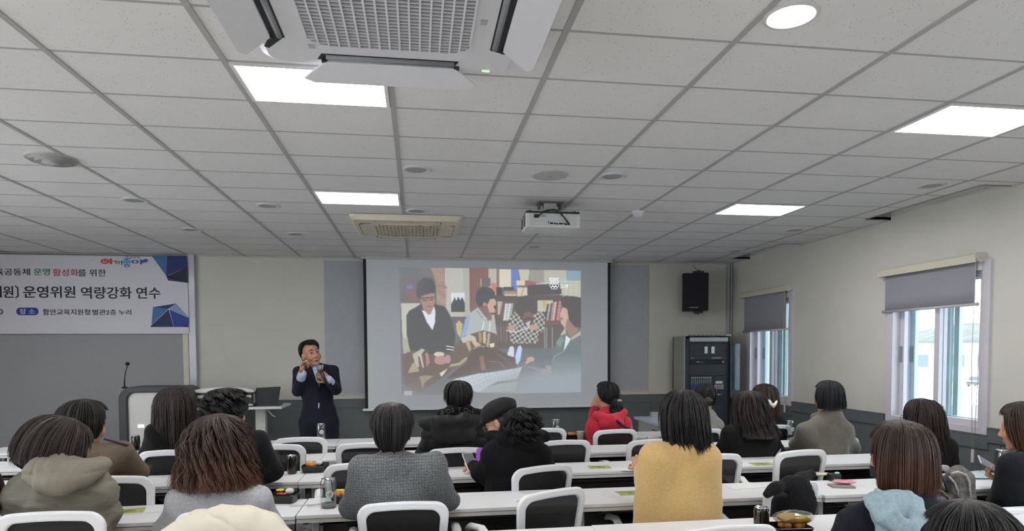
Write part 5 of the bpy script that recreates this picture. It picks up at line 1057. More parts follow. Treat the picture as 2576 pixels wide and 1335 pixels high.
DBR, DBR2 = hairmat('hair_dark_brown', '171212'), hairmat('hair_brown', '2c2120')
BRN, BRN2 = hairmat('hair_warm_brown', '1f1715', '4a2d22'), hairmat('hair_warm_brown_light', '33241f', '5a3a2b')
SHORT = [(0, .140), (.05, .132), (.082, .100), (.096, .052), (.094, 0), (.082, -.045), (.066, -.080), (.058, -.10)]
# man in grey tweed
o, c, M, J, B_ = person('person in a grey tweed jacket with thinning black hair, leaning both arms on the table', 3.0, (985, 1012), None, ((912, 1172), (1094, 1165)), ((880, 1272, 3.12), (1130, 1258, 3.14)), ((985, 1262, 3.42), (1035, 1255, 3.42)), 0, tweed(), hs=1.0, Yh=3.06, bulk=1.08, cname='tweed_jacket', res=.009)
hair_on(o, B_, hair_shell(c, M, SHORT, ends_fn(1., .60, .42), fr=(1., 1.1), n=700, seed=4, thick=.0026, jit=.006), [BLK, BLK2])
S = Soft(.01); S.ell(c+M@V3(.008, -.050, .121), (.030, .026, .012), np.array(Matrix.Rotation(.5, 3, 'X'))); soft_on(o, B_, S, 'thin_crown', mat('scalp', '4d3c33', .6, var=.4, scale=120, stretch=(3, 1, 1)), .006)
S = Soft(.02); S.cap(J['N']+V3(-.06, .0, .035), J['N']+V3(.06, .0, .035), .034).cap(J['N']+V3(-.06, 0, .03), J['N']+V3(-.09, .06, .01), .03, .025).cap(J['N']+V3(.06, 0, .03), J['N']+V3(.09, .06, .01), .03, .025); soft_on(o, B_, S, 'collar', tweed(), .009)
# woman in the olive padded coat
OLV = cloth('olive_padded_cloth', '757165', rough=.55, bump=.35, bscale=30, stretch=(1, 1, 2.4), var=.05)
o, c, M, J, B_ = person('person in an olive padded hooded coat bending forward at the far left', 3.0, (140, 1050), None, ((55, 1232), (245, 1222)), ((32, 1310, 3.06), (266, 1285, 3.08)), ((90, 1300, 3.35), (258, 1316, 3.10)), 0, OLV, yaw=-.35, pitch=-.45, roll=.25, Yh=3.10, bulk=1.32, disp=lambda P: quilt(.12, .008)(P)+.006*vnoise(P, 20, 5)*(1+.6*np.sin(P[:, 2]*160)), cname='padded_coat', res=.009, nb=(150, 1188))
hair_on(o, B_, hair_shell(c, M, [(0, .145), (.07, .132), (.115, .09), (.14, .03), (.155, -.04), (.155, -.10), (.145, -.135)], ends_fn(.93, 1., .40), fr=(1.02, 1.02), n=800, seed=5, sway=(.03, .04)), [DBR, DBR2])
S = Soft(.045); hc = world((150, 1180), 2.86); S.chain([hc+V3(-.125, .11, .025), hc+V3(-.11, .04, -.02), hc+V3(-.05, .0, -.055), hc+V3(.01, -.01, -.06), hc+V3(.07, .02, -.035), hc+V3(.125, .10, .0)], [.028, .036, .042, .042, .038, .030]).ell(hc+V3(-.01, .06, -.012), (.115, .06, .05)).cap(hc+V3(-.10, .11, .0), hc+V3(.10, .11, -.005), .030)
soft_on(o, B_, S, 'hood', OLV, .008, lambda P: .006*vnoise(P, 16, 3)+.004*np.abs(np.sin(55*(P[:, 0]-hc[0])+7*vnoise(P, 6, 2)))*(np.abs(P[:, 0]-hc[0]) < .10)+.006*np.exp(-((P[:, 2]-hc[2]+.012+.3*(P[:, 0]-hc[0])**2)/.006)**2))
# woman in the grey sweater
o, c, M, J, B_ = person('person in a light grey sweater with wavy reddish brown hair', 3.0, (548, 1044), None, ((455, 1258), (650, 1256)), ((418, 1335, 3.08), (690, 1335, 3.08)), ((480, 1290, 3.4), (630, 1290, 3.4)), 0, cloth('grey_knit', 'a2a2a7', bump=.3, bscale=150), Yh=3.06, bulk=1.2, cname='sweater', res=.009)
hair_on(o, B_, hair_shell(c, M, [(0, .145), (.065, .132), (.112, .085), (.132, .02), (.138, -.05), (.150, -.10), (.168, -.15), (.172, -.20)], ends_fn(.95, 1., .40), wave=.13, wfreq=30, fr=(1.02, .98), n=1300, seed=6, thick=.0032, jit=.016), [BRN, BRN2])
# curly-haired man
o, c, M, J, B_ = person('person with thick curly black hair in a dark coat, seen past the grey sweater', 3.78, (572, 980), None, ((508, 1112), (650, 1108)), ((490, 1200, 3.95), (690, 1185, 3.95)), ((540, 1190, 4.2), (645, 1185, 4.2)), 0, cloth('ink_wool', '0f1015'), Yh=3.84, yaw=-.25, bulk=1.12, cname='coat', hs=1.0)
S = Soft(.03); S.ell(c+M@V3(0, -.012, .052), (.115, .118, .092)).ell(c+M@V3(0, -.06, -.01), (.10, .07, .08)); CV = lambda P: .016*vnoise(P, 26, 7)+.010*np.abs(vnoise(P, 55, 8))
Vh, Fh = S.mesh(.007, CV)
curl = hair_shell(c, M, [(0, .150), (.06, .140), (.10, .105), (.12, .05), (.118, 0), (.10, -.05)], ends_fn(1., .62, .40), wave=.20, wfreq=42, n=420, seed=9, thick=.0026, jit=.014); hair_on(o, B_, [(Vh, Fh, 0), curl[1]], [BLK, BLK2])
S = Soft(.02); S.cap(J['N']+V3(-.07, 0, .03), J['N']+V3(.08, 0, .02), .032).cap(J['N']+V3(.08, 0, .02), J['N']+V3(.10, .06, 0), .03); soft_on(o, B_, S, 'collar', mat('collar_plush', '2c2d33', .95, bump=.4, bscale=200), .009)
# long-haired woman in black
o, c, M, J, B_ = person('person in black with long straight dark brown hair, before the lectern', 4.56, (440, 974), None, ((388, 1086), (492, 1088)), ((372, 1140, 4.65), (510, 1140, 4.65)), ((400, 1140, 4.9), (480, 1140, 4.9)), 0, cloth('black_knit', '0d0d10'), Yh=4.64, bulk=1.05)
hair_on(o, B_, hair_shell(c, M, [(0, .145), (.06, .134), (.105, .095), (.126, .03), (.130, -.08), (.132, -.18), (.125, -.27), (.11, -.33)], ends_fn(.97, .9, .36), fr=(1., 1.), n=700, seed=10, jit=.014, wave=.02), [DBR, DBR2])
# brown jacket
o, c, M, J, B_ = person('person in a brown woollen jacket with a black strap over the right shoulder', 3.76, (212, 1008), None, ((150, 1142), (308, 1135)), ((150, 1210, 3.9), (348, 1185, 3.92)), ((210, 1200, 4.15), (300, 1195, 4.15)), 0, cloth('brown_wool', '6a5c50'), yaw=-.45, pitch=-.1, Yh=3.82, bulk=1.12)
hair_on(o, B_, hair_shell(c, M, [(0, .148), (.065, .138), (.110, .098), (.128, .04), (.130, -.02), (.115, -.065), (.09, -.09)], ends_fn(1., .9, .40), fr=(1.02, 1.05), n=800, seed=11), [BLK, DBR])
a, b = world((262, 1104), 3.72), world((322, 1120), 3.72); S = Soft(.01); S.cap(a, b, .006); soft_on(o, B_, S, 'strap', mat('strap_black', '14100f', .5), .005)
# black puffer with lettered hood
PUF = cloth('black_puffer', '0e0e11', rough=.5, bump=.1)
o, c, M, J, B_ = person('person in a black puffer jacket with BOSTON lettered on the collar of its hood', 4.52, (1153, 958), None, ((1085, 1092), (1210, 1090)), ((1066, 1140, 4.62), (1226, 1138, 4.62)), ((1110, 1140, 4.9), (1190, 1140, 4.9)), 0, PUF, Yh=4.58, bulk=1.28, disp=quilt(.09, .011), cname='puffer_jacket', hs=.98)
hair_on(o, B_, hair_shell(c, M, SHORT, ends_fn(1., .52, .42), fr=(1.02, 1.1), n=600, seed=12, thick=.0026), [BLK, BLK2])
S = Soft(.035); hc = world((1143, 1069), 4.42); S.cap(hc+V3(-.20, .10, .01), hc+V3(-.10, .0, .02), .040, .045).cap(hc+V3(-.10, 0, .02), hc+V3(.08, 0, .035), .045).cap(hc+V3(.08, 0, .035), hc+V3(.17, .08, .02), .045, .04).ell(hc+V3(0, .03, -.065), (.16, .075, .085)); soft_on(o, B_, S, 'hood', cloth('black_puffer_hood', '161719', rough=.55), .009, folds(.008, 12, 4))
S = Soft(.02); kc = J['N']; q = lambda x, y, z: kc+V3(x, y, z)
S.chain([q(-.15, .06, .02), q(-.125, .01, .070), q(-.06, -.055, .098), q(.06, -.055, .098), q(.125, .01, .070), q(.15, .06, .02)], [.028, .032, .036, .036, .032, .028]); S.chain([q(-.10, -.02, .03), q(0, -.06, .04), q(.10, -.02, .03)], [.04, .045, .04]); col = soft_on(o, B_, S, 'hood_collar', cloth('black_fleece', '0a0a0c'), .007)
LET = mat('raised_letters', '4b4c50', .6)
for ch, x, y, r in (('B', 1112, 1037, .22), ('O', 1126, 1033, .14), ('S', 1140, 1031, .06), ('T', 1156, 1030, 0), ('O', 1171, 1032, -.08), ('N', 1185, 1036, -.18)):
    w = world((x, y), J['N'][1]-.100+max(0, abs(x-1152)-20)*.0005); mm = Matrix.Translation(Vector(w-B_-V3(.013, 0, .014))) @ Matrix.Rotation(r, 4, 'Y') @ Matrix.Rotation(PI/2, 4, 'X'); text('letter', ch, .042, o, mm, LET, ext=.004)
MB().box(tuple(world((1147, 1087), 4.405)-B_), (.032, .006, .105), rot=RY(-.12)).build('reflective_strip', mat('strip_grey', '56595e', .4), o)
# cap wearer
WOOL = cloth('black_wool', '0b0c10', sheen=0)
o, c, M, J, B_ = person('person in a black cap and coat with curly ponytail, bowed over a phone', 3.76, (1262, 1006), None, ((1238, 1140), (1362, 1140)), ((1208, 1190, 3.92), (1392, 1205, 3.86)), ((1192, 1172, 4.06), (1330, 1210, 4.1)), 0, WOOL, yaw=.95, pitch=-.45, Yh=3.86, bulk=1.15, cname='coat', nb=(1290, 1100), res=.010)
S = Soft(.02); S.ell(c+M@V3(0, -.015, .085), (.108, .118, .062), M).ell(c+M@V3(0, -.01, .055), (.100, .112, .04), M).cap(c+M@V3(-.05, .095, .045), c+M@V3(.05, .095, .045), .012).ell(c+M@V3(0, .125, .036), (.075, .055, .010), M@np.array(Matrix.Rotation(-.2, 3, 'X')))
capo = soft_on(o, B_, S, 'cap', mat('cap_black', '121216', .85, bump=.15, bscale=400), .006, lambda P: .003*vnoise(P, 22, 2)); w = c+M@V3(.045, .098, .06); MB().ball(tuple(w-B_), .008, 6).build('cap_badge', CHROME, capo)
S = Soft(.03); pc = world((1312, 1058), 3.73); S.ell(c+M@V3(0, -.045, -.01), (.088, .075, .075), M).ell(pc, (.085, .06, .07)).ell(pc+V3(.045, 0, -.04), (.06, .05, .06)); Vh, Fh = S.mesh(.007, lambda P: .016*vnoise(P, 30, 7)+.012*np.abs(vnoise(P, 62, 8)))
pon = hair_shell(pc+V3(0, 0, .0), rot_head(0), [(0, .08), (.05, .07), (.085, .03), (.095, -.03), (.085, -.09), (.05, -.13)], lambda a: 1, wave=.25, wfreq=40, n=260, seed=14, thick=.0026, jit=.02); hair_on(o, B_, [(Vh, Fh, 0), pon[1]], [BLK, BLK2])
S = Soft(.03); hc = J['N']; S.cap(hc+V3(-.12, .06, .0), hc+V3(-.05, -.04, .0), .04).cap(hc+V3(-.05, -.04, 0), hc+V3(.10, -.03, .01), .045).cap(hc+V3(.10, -.03, .01), hc+V3(.20, .02, .0), .045, .035).ell(hc+V3(.05, -.03, -.05), (.13, .06, .06)); soft_on(o, B_, S, 'hood', WOOL, .010, folds(.008, 10, 6))
def glasses(o, B_, c, M, m):
    q = MB(); T = lambda x, y, z: tuple(c+M@V3(x, y, z)-B_)
    for e in (-1, 1): q.tube([T(e*.033+.022*math.cos(a), .108-.006*abs(math.cos(a)), .008+.018*math.sin(a)) for a in np.linspace(0, 2*PI, 16, endpoint=False)], .0018, 5, closed=True).tube([T(e*.055, .103, .012), T(e*.076, .05, .014), T(e*.081, -.01, .008)], .0017, 5)
    q.tube([T(-.011, .108, .012), T(.011, .108, .012)], .0017, 5); return q.build('glasses', m, o)
glasses(o, B_, c, M, mat('spectacle_metal', 'b9bab8', .25, .8))
w = J['wl']; t = thing('phone', 'white edged phone held low by the person in the black cap', 'phone', tuple(w+V3(-.02, .035, .02)), .35); MB().box((0, 0, 0), (.072, .15, .009), bev=.003, rot=RX(.75)).build('body', WHITE, t); MB().box((0, -.0035, .0045), (.064, .136, .002), rot=RX(.75)).build('screen', mat('phone_screen', '6c6f74', .15), t)
# red hoodie
RED = cloth('red_fleece', 'c4283f', sheen=.3)
o, c, M, J, B_ = person('person in a red hoodie resting the chin on the left hand', 5.48, (1524, 961), None, ((1492, 1068), (1572, 1064)), ((1482, 1100, 5.6), (1586, 1104, 5.58)), ((1496, 1030, 5.70), (1550, 1104, 5.8)), 0, RED, yaw=.45, Yh=5.56, bulk=1.15, cname='hoodie', hs=.95)
hair_on(o, B_, hair_shell(c, M, [(0, .140), (.055, .130), (.088, .098), (.098, .045), (.095, -.01), (.075, -.06)], ends_fn(1., .8, .40), n=420, seed=15, fr=(1, 1.08)), [BLK, BLK2])
pc = c+M@V3(.015, -.115, -.035); tail = hair_shell(pc, rot_head(0), [(0, .03), (.03, .015), (.042, -.03), (.05, -.09), (.05, -.14), (.02, -.17)], lambda a: 1, n=160, seed=16, wave=.08, wfreq=20); hair_on(o, B_, tail, [BLK, BLK2], 'ponytail'); MB().ball(tuple(pc-B_+V3(.02, -.035, .01)), .02, 7, sc=(1.2, .7, .7)).build('hair_clip', mat('clip_grey', '8f9298', .3), o)
S = Soft(.03); hc = world((1540, 1046), 5.38); S.cap(hc+V3(-.12, .07, .0), hc+V3(0, -.01, -.03), .036).cap(hc+V3(0, -.01, -.03), hc+V3(.12, .06, .02), .036).ell(hc+V3(0, .02, -.07), (.11, .055, .06)).cap(J['N']+V3(-.05, 0, .03), J['N']+V3(.05, 0, .03), .045); soft_on(o, B_, S, 'hood', RED, .009, folds(.010, 11, 9))
a, b = world((1552, 1058), 5.33), world((1582, 1080), 5.36); S = Soft(.01); S.cap(a, b, .012); soft_on(o, B_, S, 'strap', mat('strap_dark', '2a2226', .5), .006)
# camel coat
CAM = cloth('camel_wool', 'c5a46e', sheen=.3, var=.08)
def cape(S, J, c, M):
    for s, e in (('sl', 'el'), ('sr', 'er')): S.cap(J[s]+V3(0, 0, -.02), V3(J[s][0]+(-.018 if s == 'sl' else .012), J[s][1]+.02, .62), .075, .085)
    S.ell(V3(J['H'][0], J['H'][1], .68), (.185, .13, .22))
o, c, M, J, B_ = person('person in a camel coat with sleek shoulder-length black hair', 3.04, (1716, 982), None, ((1648, 1146), (1776, 1148)), ((1626, 1262, 3.12), (1790, 1262, 3.12)), ((1611, 1182, 3.32), (1760, 1240, 3.4)), 0, CAM, Yh=3.10, bulk=1.12, extra=cape, cname='coat', res=.009, disp=folds(.006, 6, 21, .4), yaw=.05)
hair_on(o, B_, hair_shell(c, M, [(0, .145), (.06, .134), (.105, .09), (.120, .03), (.122, -.06), (.120, -.12), (.118, -.17), (.122, -.195)], ends_fn(.96, 1., .38), n=900, seed=17, thick=.0026, sway=(.035, 0), fr=(1.0, .98), wave=.012), [BLK, BLK2])
# wavy long hair, black coat
o, c, M, J, B_ = person('person in black with long loosely wavy dark hair, before the white clip wearer', 4.50, (1884, 984), None, ((1836, 1088), (1936, 1088)), ((1816, 1132, 4.62), (1956, 1132, 4.62)), ((1850, 1135, 4.9), (1930, 1135, 4.9)), 0, cloth('black_coat', '0b0b0e'), Yh=4.58, bulk=1.12)
hair_on(o, B_, hair_shell(c, M, [(0, .145), (.06, .134), (.105, .095), (.128, .03), (.145, -.06), (.165, -.14), (.175, -.21)], ends_fn(.98, .9, .36), n=900, seed=18, wave=.08, wfreq=22, jit=.016, sway=(.03, -.03), fr=(1, .95)), [DBR, DBR2])
# pale grey jacket near the rack
o, c, M, J, B_ = person('person in a pale grey jacket with pinned-up hair, in front of the equipment rack', 5.50, (1774, 968), None, ((1742, 1070), (1804, 1068)), ((1735, 1100, 5.6), (1816, 1100, 5.6)), ((1760, 1100, 5.85), (1800, 1100, 5.85)), 0, cloth('grey_flannel', '7f7c7a', var=.25), Yh=5.57, yaw=-.2, bulk=1.1, hs=.95)
hair_on(o, B_, hair_shell(c, M, [(0, .138), (.055, .128), (.085, .095), (.094, .045), (.09, -.01), (.07, -.06)], ends_fn(1., .75, .40), n=400, seed=19), [BLK, BLK2]); S = Soft(.02); S.ell(c+M@V3(0, -.105, -.01), (.045, .035, .045)); soft_on(o, B_, S, 'hair_bun', BLK2, .006, lambda P: .006*vnoise(P, 40, 3))
# white hair clip
o, c, M, J, B_ = person('person with brown hair held by a white claw clip, beside the far window', 5.52, (1923, 967), None, ((1892, 1068), (1962, 1066)), ((1882, 1100, 5.6), (1974, 1100, 5.6)), ((1910, 1100, 5.85), (1950, 1100, 5.85)), 0, cloth('dark_brown_knit', '1a1516'), Yh=5.60, bulk=1.08, hs=.95)
hair_on(o, B_, hair_shell(c, M, [(0, .142), (.06, .132), (.10, .095), (.115, .03), (.112, -.05), (.10, -.12), (.085, -.20)], ends_fn(1., .8, .36), n=600, seed=20, wave=.03, wfreq=20, sway=(.03, -.02)), [DBR, BRN2])
w = world((1944, 1018), 5.44)-B_; q = MB(); 
for s in (-1, 1): q.ball(tuple(w+V3(s*.022, 0, .012-s*.006)), .026, 7, sc=(.55, .5, 1.5), rot=RY(s*.55))
q.ball(tuple(w+V3(0, -.01, 0)), .016, 7); q.build('claw_clip', mat('pearl_white', 'e4e6e6', .25), o)
# olive grey coat with bob
COAT = cloth('olive_grey_wool', '6b685f', sheen=.3)
o, c, M, J, B_ = person('person with a blunt blue-black bob in an olive grey coat', 4.58, (2082, 957), None, ((2024, 1082), (2124, 1078)), ((2004, 1118, 4.72), (2146, 1128, 4.68)), ((2030, 1120, 4.95), (2110, 1130, 4.95)), 0, COAT, Yh=4.66, yaw=.2, bulk=1.2, cname='coat', res=.010)
hair_on(o, B_, hair_shell(c, M, [(0, .142), (.06, .132), (.102, .09), (.114, .03), (.118, -.03), (.122, -.078)], ends_fn(1., 1., .42), n=800, seed=21, thick=.0026, jit=.006), [BLK, hairmat('hair_blue_black', '15161f')])
S = Soft(.02); S.cap(J['N']+V3(-.06, .0, .05), J['N']+V3(.06, .0, .05), .036).cap(J['N']+V3(-.06, 0, .05), J['N']+V3(-.1, .06, .02), .03).cap(J['N']+V3(.06, 0, .05), J['N']+V3(.1, .06, .02), .03); soft_on(o, B_, S, 'collar', COAT, .009)
# navy top with pale blue hood
o, c, M, J, B_ = person('person in a navy top with pale blue hood and brown bob, at lower right', 2.22, (2262, 1060), None, ((2148, 1312), (2352, 1308)), ((2100, 1400, 2.30), (2398, 1400, 2.30)), ((2160, 1380, 2.6), (2340, 1380, 2.6)), 0, cloth('navy_cotton', '141624'), Yh=2.28, yaw=.15, bulk=1.12, cname='sweatshirt', res=.008)
hair_on(o, B_, hair_shell(c, M, [(0, .145), (.06, .135), (.103, .093), (.116, .03), (.120, -.04), (.120, -.10), (.108, -.142)], ends_fn(1., 1., .40), n=1300, seed=22, thick=.0026, jit=.009), [DBR, BRN2])
S = Soft(.014); hc = world((2270, 1262), 2.12); q = lambda x, y, z: hc+V3(x, y, z)
S.ell(q(0, .035, -.045), (.098, .045, .085)).ell(q(0, .03, -.12), (.085, .04, .06))
for kx, dy, dz, r in ((1., 0, 0, .017), (.76, -.008, .014, .012), (.52, -.012, .030, .011)):
    S.chain([q(-.088*kx, .075, .0+dz), q(-.098*kx, .04+dy, -.012+dz), q(-.080*kx, .0+dy, -.060+dz), q(-.03*kx, -.014+dy, -.100+dz), q(.03*kx, -.014+dy, -.100+dz), q(.080*kx, .0+dy, -.058+dz), q(.098*kx, .04+dy, -.010+dz), q(.088*kx, .075, .0+dz)], [r*.8, r, r*1.1, r*1.2, r*1.2, r*1.1, r, r*.8])
soft_on(o, B_, S, 'hood', cloth('pale_blue_cotton', '94aab5'), .005, folds(.002, 18, 31))
S = Soft(.012); T = lambda x, y, z: c+M@V3(x, y, z); S.ell(T(0, .062, -.062), (.062, .046, .05), M); soft_on(o, B_, S, 'face_mask', mat('mask_black', '17181b', .8), .006); MB().tube([tuple(T(-.058, .05, -.05)-B_), tuple(T(-.076, .0, -.02)-B_), tuple(T(-.078, -.012, .0)-B_)], .0015, 5).build('mask_loop', BLACKP, o)
# long hair with glasses
o, c, M, J, B_ = person('person with very long dark brown hair and thin glasses, under the near window', 3.74, (2318, 1004), None, ((2272, 1120), (2382, 1122)), ((2262, 1190, 3.9), (2398, 1195, 3.88)), ((2300, 1190, 4.15), (2370, 1190, 4.15)), 0, cloth('dark_jumper', '110f11'), Yh=3.82, yaw=.45, bulk=1.08)
hair_on(o, B_, hair_shell(c, M, [(0, .145), (.06, .134), (.102, .095), (.116, .03), (.118, -.08), (.122, -.18), (.130, -.28), (.125, -.36)], ends_fn(1., .92, .36), n=900, seed=23, wave=.035, wfreq=24, sway=(.06, -.03), jit=.014), [DBR, DBR2]); glasses(o, B_, c, M, mat('spectacle_wire', '3a3230', .3, .6))
# person with phone at the right edge
o, c, M, J, B_ = person('person in navy holding a phone at the right edge, with short brown hair', 2.96, (2575, 1014), None, ((2542, 1168), (2650, 1170)), ((2524, 1250, 2.98), (2680, 1260, 3.0)), ((2524, 1212, 3.16), (2640, 1230, 3.3)), 0, cloth('navy_wool', '12151c'), Yh=3.06, yaw=.75, pitch=-.15, bulk=1.12, hands=False, res=.009)
hair_on(o, B_, hair_shell(c, M, [(0, .148), (.065, .138), (.108, .10), (.125, .04), (.125, -.03), (.115, -.085), (.10, -.115)], ends_fn(1., .97, .40, 2.05), n=1200, seed=24, thick=.0026, wave=.03, wfreq=16), [BRN, BRN2])
d_, n_ = V3(-.85, .25, .42), V3(.35, -.15, .92); hv, hf = hand_soft(J['wl']+d_*.01, d_, n_, .8, -1, .95, curls=[.7, .8, .9, 1.0]).mesh(.0035); mesh_obj('hand', [(hv, hf, 0)], SKIN, B_, o)
w = J['wl']+d_*.085+V3(.0, -.01, .055); u = V3(.80, -.15, -.50); u /= np.linalg.norm(u); nn = V3(.25, -.62, .74); nn -= u*(nn@u); nn /= np.linalg.norm(nn); RM = Matrix(np.stack([u, np.cross(nn, u), nn], 1).tolist())
t = thing('phone', 'phone with lilac lit screen held by the person at the right edge', 'phone', tuple(w)); MB().box((0, 0, 0), (.150, .074, .009), bev=.003, rot=RM).build('body', mat('phone_rim', 'b0a8aa', .3), t); MB().box(tuple(nn*.0042), (.138, .064, .002), rot=RM).build('screen', mat('phone_screen_lit', '66637a', .15, emit='7d7a90', estr=.12), t)
# nearest head
o, c, M, J, B_ = person('person with tousled black hair nearest the viewer, only the top of the head in view', 1.56, (2436, 1268), None, ((2310, 1600), (2560, 1600)), ((2290, 1800, 1.7), (2590, 1800, 1.7)), ((2340, 1700, 1.9), (2540, 1700, 1.9)), 0, cloth('charcoal_wool', '26272b'), Yh=1.62, bulk=1.1)
hair_on(o, B_, hair_shell(c, M, [(0, .150), (.045, .146), (.088, .118), (.115, .07), (.125, .01), (.122, -.05), (.105, -.09)], ends_fn(1., .8, .42), n=2400, seed=25, thick=.0017, jit=.012, wave=.05, wfreq=12), [BLK, hairmat('hair_grey_black', '232226')])
# maroon sleeve at the far left edge
o, c, M, J, B_ = person('person in a maroon jacket at the far left edge, only a sleeve in view', 2.98, (-125, 1010), None, ((-190, 1205), (-42, 1212)), ((-220, 1290, 3.1), (-14, 1275, 3.06)), ((-160, 1280, 3.35), (-40, 1285, 3.35)), 0, cloth('maroon_satin', '4a2a2c', rough=.45), bulk=1.18)
hair_on(o, B_, hair_shell(c, M, SHORT, ends_fn(1., .8, .40), n=200, seed=26), [BLK, BLK2])
# ------------------------------------------------------------------ the presenter
PYD = 6.45
SUIT = cloth('navy_suit', '161826', var=.15, bump=.08); SHIRT = mat('pale_blue_shirt', 'a9b6d2', .7, var=.03)
c = world((777, 856), PYD-.02); c[2] -= .138; M = rot_head(PI+.55, .12, .16); c += V3(.02, 0, 0)
J = dict(sl=world((752, 936), PYD), sr=world((838, 934), PYD), N=world((791, 925), PYD+.03), H=world((803, 1052), PYD))
J['el'], J['wl'] = world((748, 984), PYD-.06), world((759, 944), PYD-.20); J['er'], J['wr'] = world((846, 980), PYD-.05), world((828, 957), PYD-.20)
B_ = V3(J['H'][0], PYD, 0)
for k_, x, y in (('kl', -.10, -.02), ('kr', .11, -.02)): J[k_] = V3(B_[0]+x, PYD+y, .50)
J['al'], J['ar'] = V3(B_[0]-.11, PYD+.01, .09), V3(B_[0]+.13, PYD, .09)
parts = [(*body_soft(J).mesh(.012, zmin=.02), 0)]
parts.append((*head_soft(c, M, 1.02, J['N']).mesh(.0045), 0))
hl = hand_soft(J['wl']+V3(0, 0, .012), (.12, -.05, 1), (.85, -.3, -.1), .8, -1, 1.05, curls=[.5, .75, .85, .9]); parts.append((*hl.mesh(.0035), 0))
hr = hand_soft(J['wr']+V3(-.006, 0, .008), (-.72, -.35, .62), (-.35, .85, -.1), .8, 1, 1.05, curls=[.8, .85, .9, .95]); parts.append((*hr.mesh(.0035), 0))
SKINP = mat('skin_presenter', 'a87c66', .5, var=.06, scale=16)
pr_ = mesh_obj('person', parts, [SKINP], B_); tag(pr_, 'standing presenter in a dark navy suit speaking into a microphone beside the screen', 'person')
T = lambda x, y, z: c+M@V3(x, y, z)*1.02
hair_on(pr_, B_, hair_shell(c, M, [(0, .148), (.05, .141), (.084, .110), (.098, .06), (.094, .01), (.082, -.035), (.068, -.07)], lambda az: ends_fn(1., .62, .40)(az)+.05*math.sin(2*az+.4)*(abs(az-PI) < 1.2), fr=(1.0, 1.06), n=700, seed=31, thick=.0026, jit=.008), [BLK, BLK2])
q = MB()
for e in (-1, 1): q.ball(tuple(T(e*.031, .0905, .012)-B_), .0085, 8, sc=(1.35, .55, .62), rot=Matrix(M.tolist()))
eye = q.build('eyes', mat('eye_dark', '241c1a', .2), pr_)
q = MB()
for e in (-1, 1): q.tube([tuple(T(e*.014, .095, .036)-B_), tuple(T(e*.032, .094, .041)-B_), tuple(T(e*.050, .080, .036)-B_)], [.003, .004, .002], 6)
q.build('eyebrows', BLK, pr_)
q = MB().ball(tuple(T(0, .0905, -.062)-B_), .02, 8, sc=(1.05, .35, .36), rot=Matrix(M.tolist())); q.build('lips', mat('lips', '95594d', .45), pr_)
q = MB().ball(tuple(T(0, .0955, -.0635)-B_), .012, 6, sc=(1.1, .3, .30), rot=Matrix(M.tolist())); q.build('mouth', mat('mouth_dark', '3a1d1b', .6), pr_)
def suit():
    S = Soft(.035); hm = world((804, 1066), PYD); N, H = J['N'], J['H']; mid = (J['sl']+J['sr'])/2
    S.ell(mid+V3(0, .0, -.12), (.165, .112, .17), k=.05).ell(mid*.45+H*.55+V3(0, 0, .02), (.142, .105, .20), k=.05).ell(V3(H[0], PYD, hm[2]+.07), (.172, .120, .20), k=.05)
    for s, e, w in (('sl', 'el', 'wl'), ('sr', 'er', 'wr')): S.cap(N+V3(0, .01, .0), J[s]+V3(0, 0, .012), .056, .044).cap(J[s], J[e], .056, .050, .025).cap(J[e], J[w], .050, .041, .015)
    return S
hemz = world((804, 1068), PYD)[2]; FD = folds(.005, 8, 3, .7)
mesh_obj('suit_jacket', [(*suit().mesh(.009, FD, zmin=hemz), 0)], SUIT, B_, pr_)
def infront(px_poly, off, name, m, h=.006):
    """a layer that lies on the chest inside an outline"""
    P = [world(p, PYD-.13) for p in px_poly]; P = [(p[0], p[2]) for p in P]
    def keep(G):
        r = np.zeros(G.shape[:3], bool); n = len(P)
        for i in range(n):
            (x0, z0), (x1, z1) = P[i], P[(i+1) % n]; k = ((z0 > G[..., 2]) != (z1 > G[..., 2])) & (G[..., 0] < (x1-x0)*(G[..., 2]-z0)/(z1-z0+1e-9)+x0); r ^= k
        return r & (G[..., 1] < PYD-.03)
    S = suit(); S.p = [p for p in S.p if not (p[0] == 'c' and (np.allclose(p[1], J['el']) or np.allclose(p[2], J['el']) or np.allclose(p[1], J['er']) or np.allclose(p[2], J['er'])))]
    V, F = S.mesh(h, lambda Q_: FD(Q_)-off, keep=keep); return mesh_obj(name, [(V, F, 0)], m, B_, pr_)
infront([(778, 918), (792, 926), (808, 914), (812, 926), (803, 976), (786, 935)], .007, 'shirt_front', SHIRT)
TIE = mat('striped_tie', '4a4650', .6, var=.7, scale=22, stretch=(1, 1, 2)); infront([(793, 925), (802, 923), (803, 930), (808, 962), (803, 975), (797, 960), (796, 930)], .013, 'tie', TIE)
infront([(776, 918), (784, 930), (803, 978), (798, 985), (778, 940), (770, 930)], .014, 'lapel', SUIT); infront([(810, 916), (818, 924), (820, 940), (803, 985), (801, 976), (810, 940)], .014, 'lapel', SUIT)
infront([(781, 914), (787, 911), (796, 926), (791, 932)], .018, 'shirt_collar', SHIRT); infront([(810, 910), (813, 915), (806, 930), (800, 926)], .018, 'shirt_collar', SHIRT)
infront([(799, 1014), (803, 1014), (802, 1028), (800, 1028)], .008, 'shirt_tail', SHIRT)
for s in ('l', 'r'):
    d = J['w'+s]-J['e'+s]; d /= np.linalg.norm(d); S = Soft(.01); S.cap(J['w'+s]-d*.03, J['w'+s]+d*.022, .0435, .040); soft_on(pr_, B_, S, 'shirt_cuff', SHIRT, .006)
S = Soft(.03); S.ell(J['H']+V3(0, 0, -.03), (.185, .12, .14))
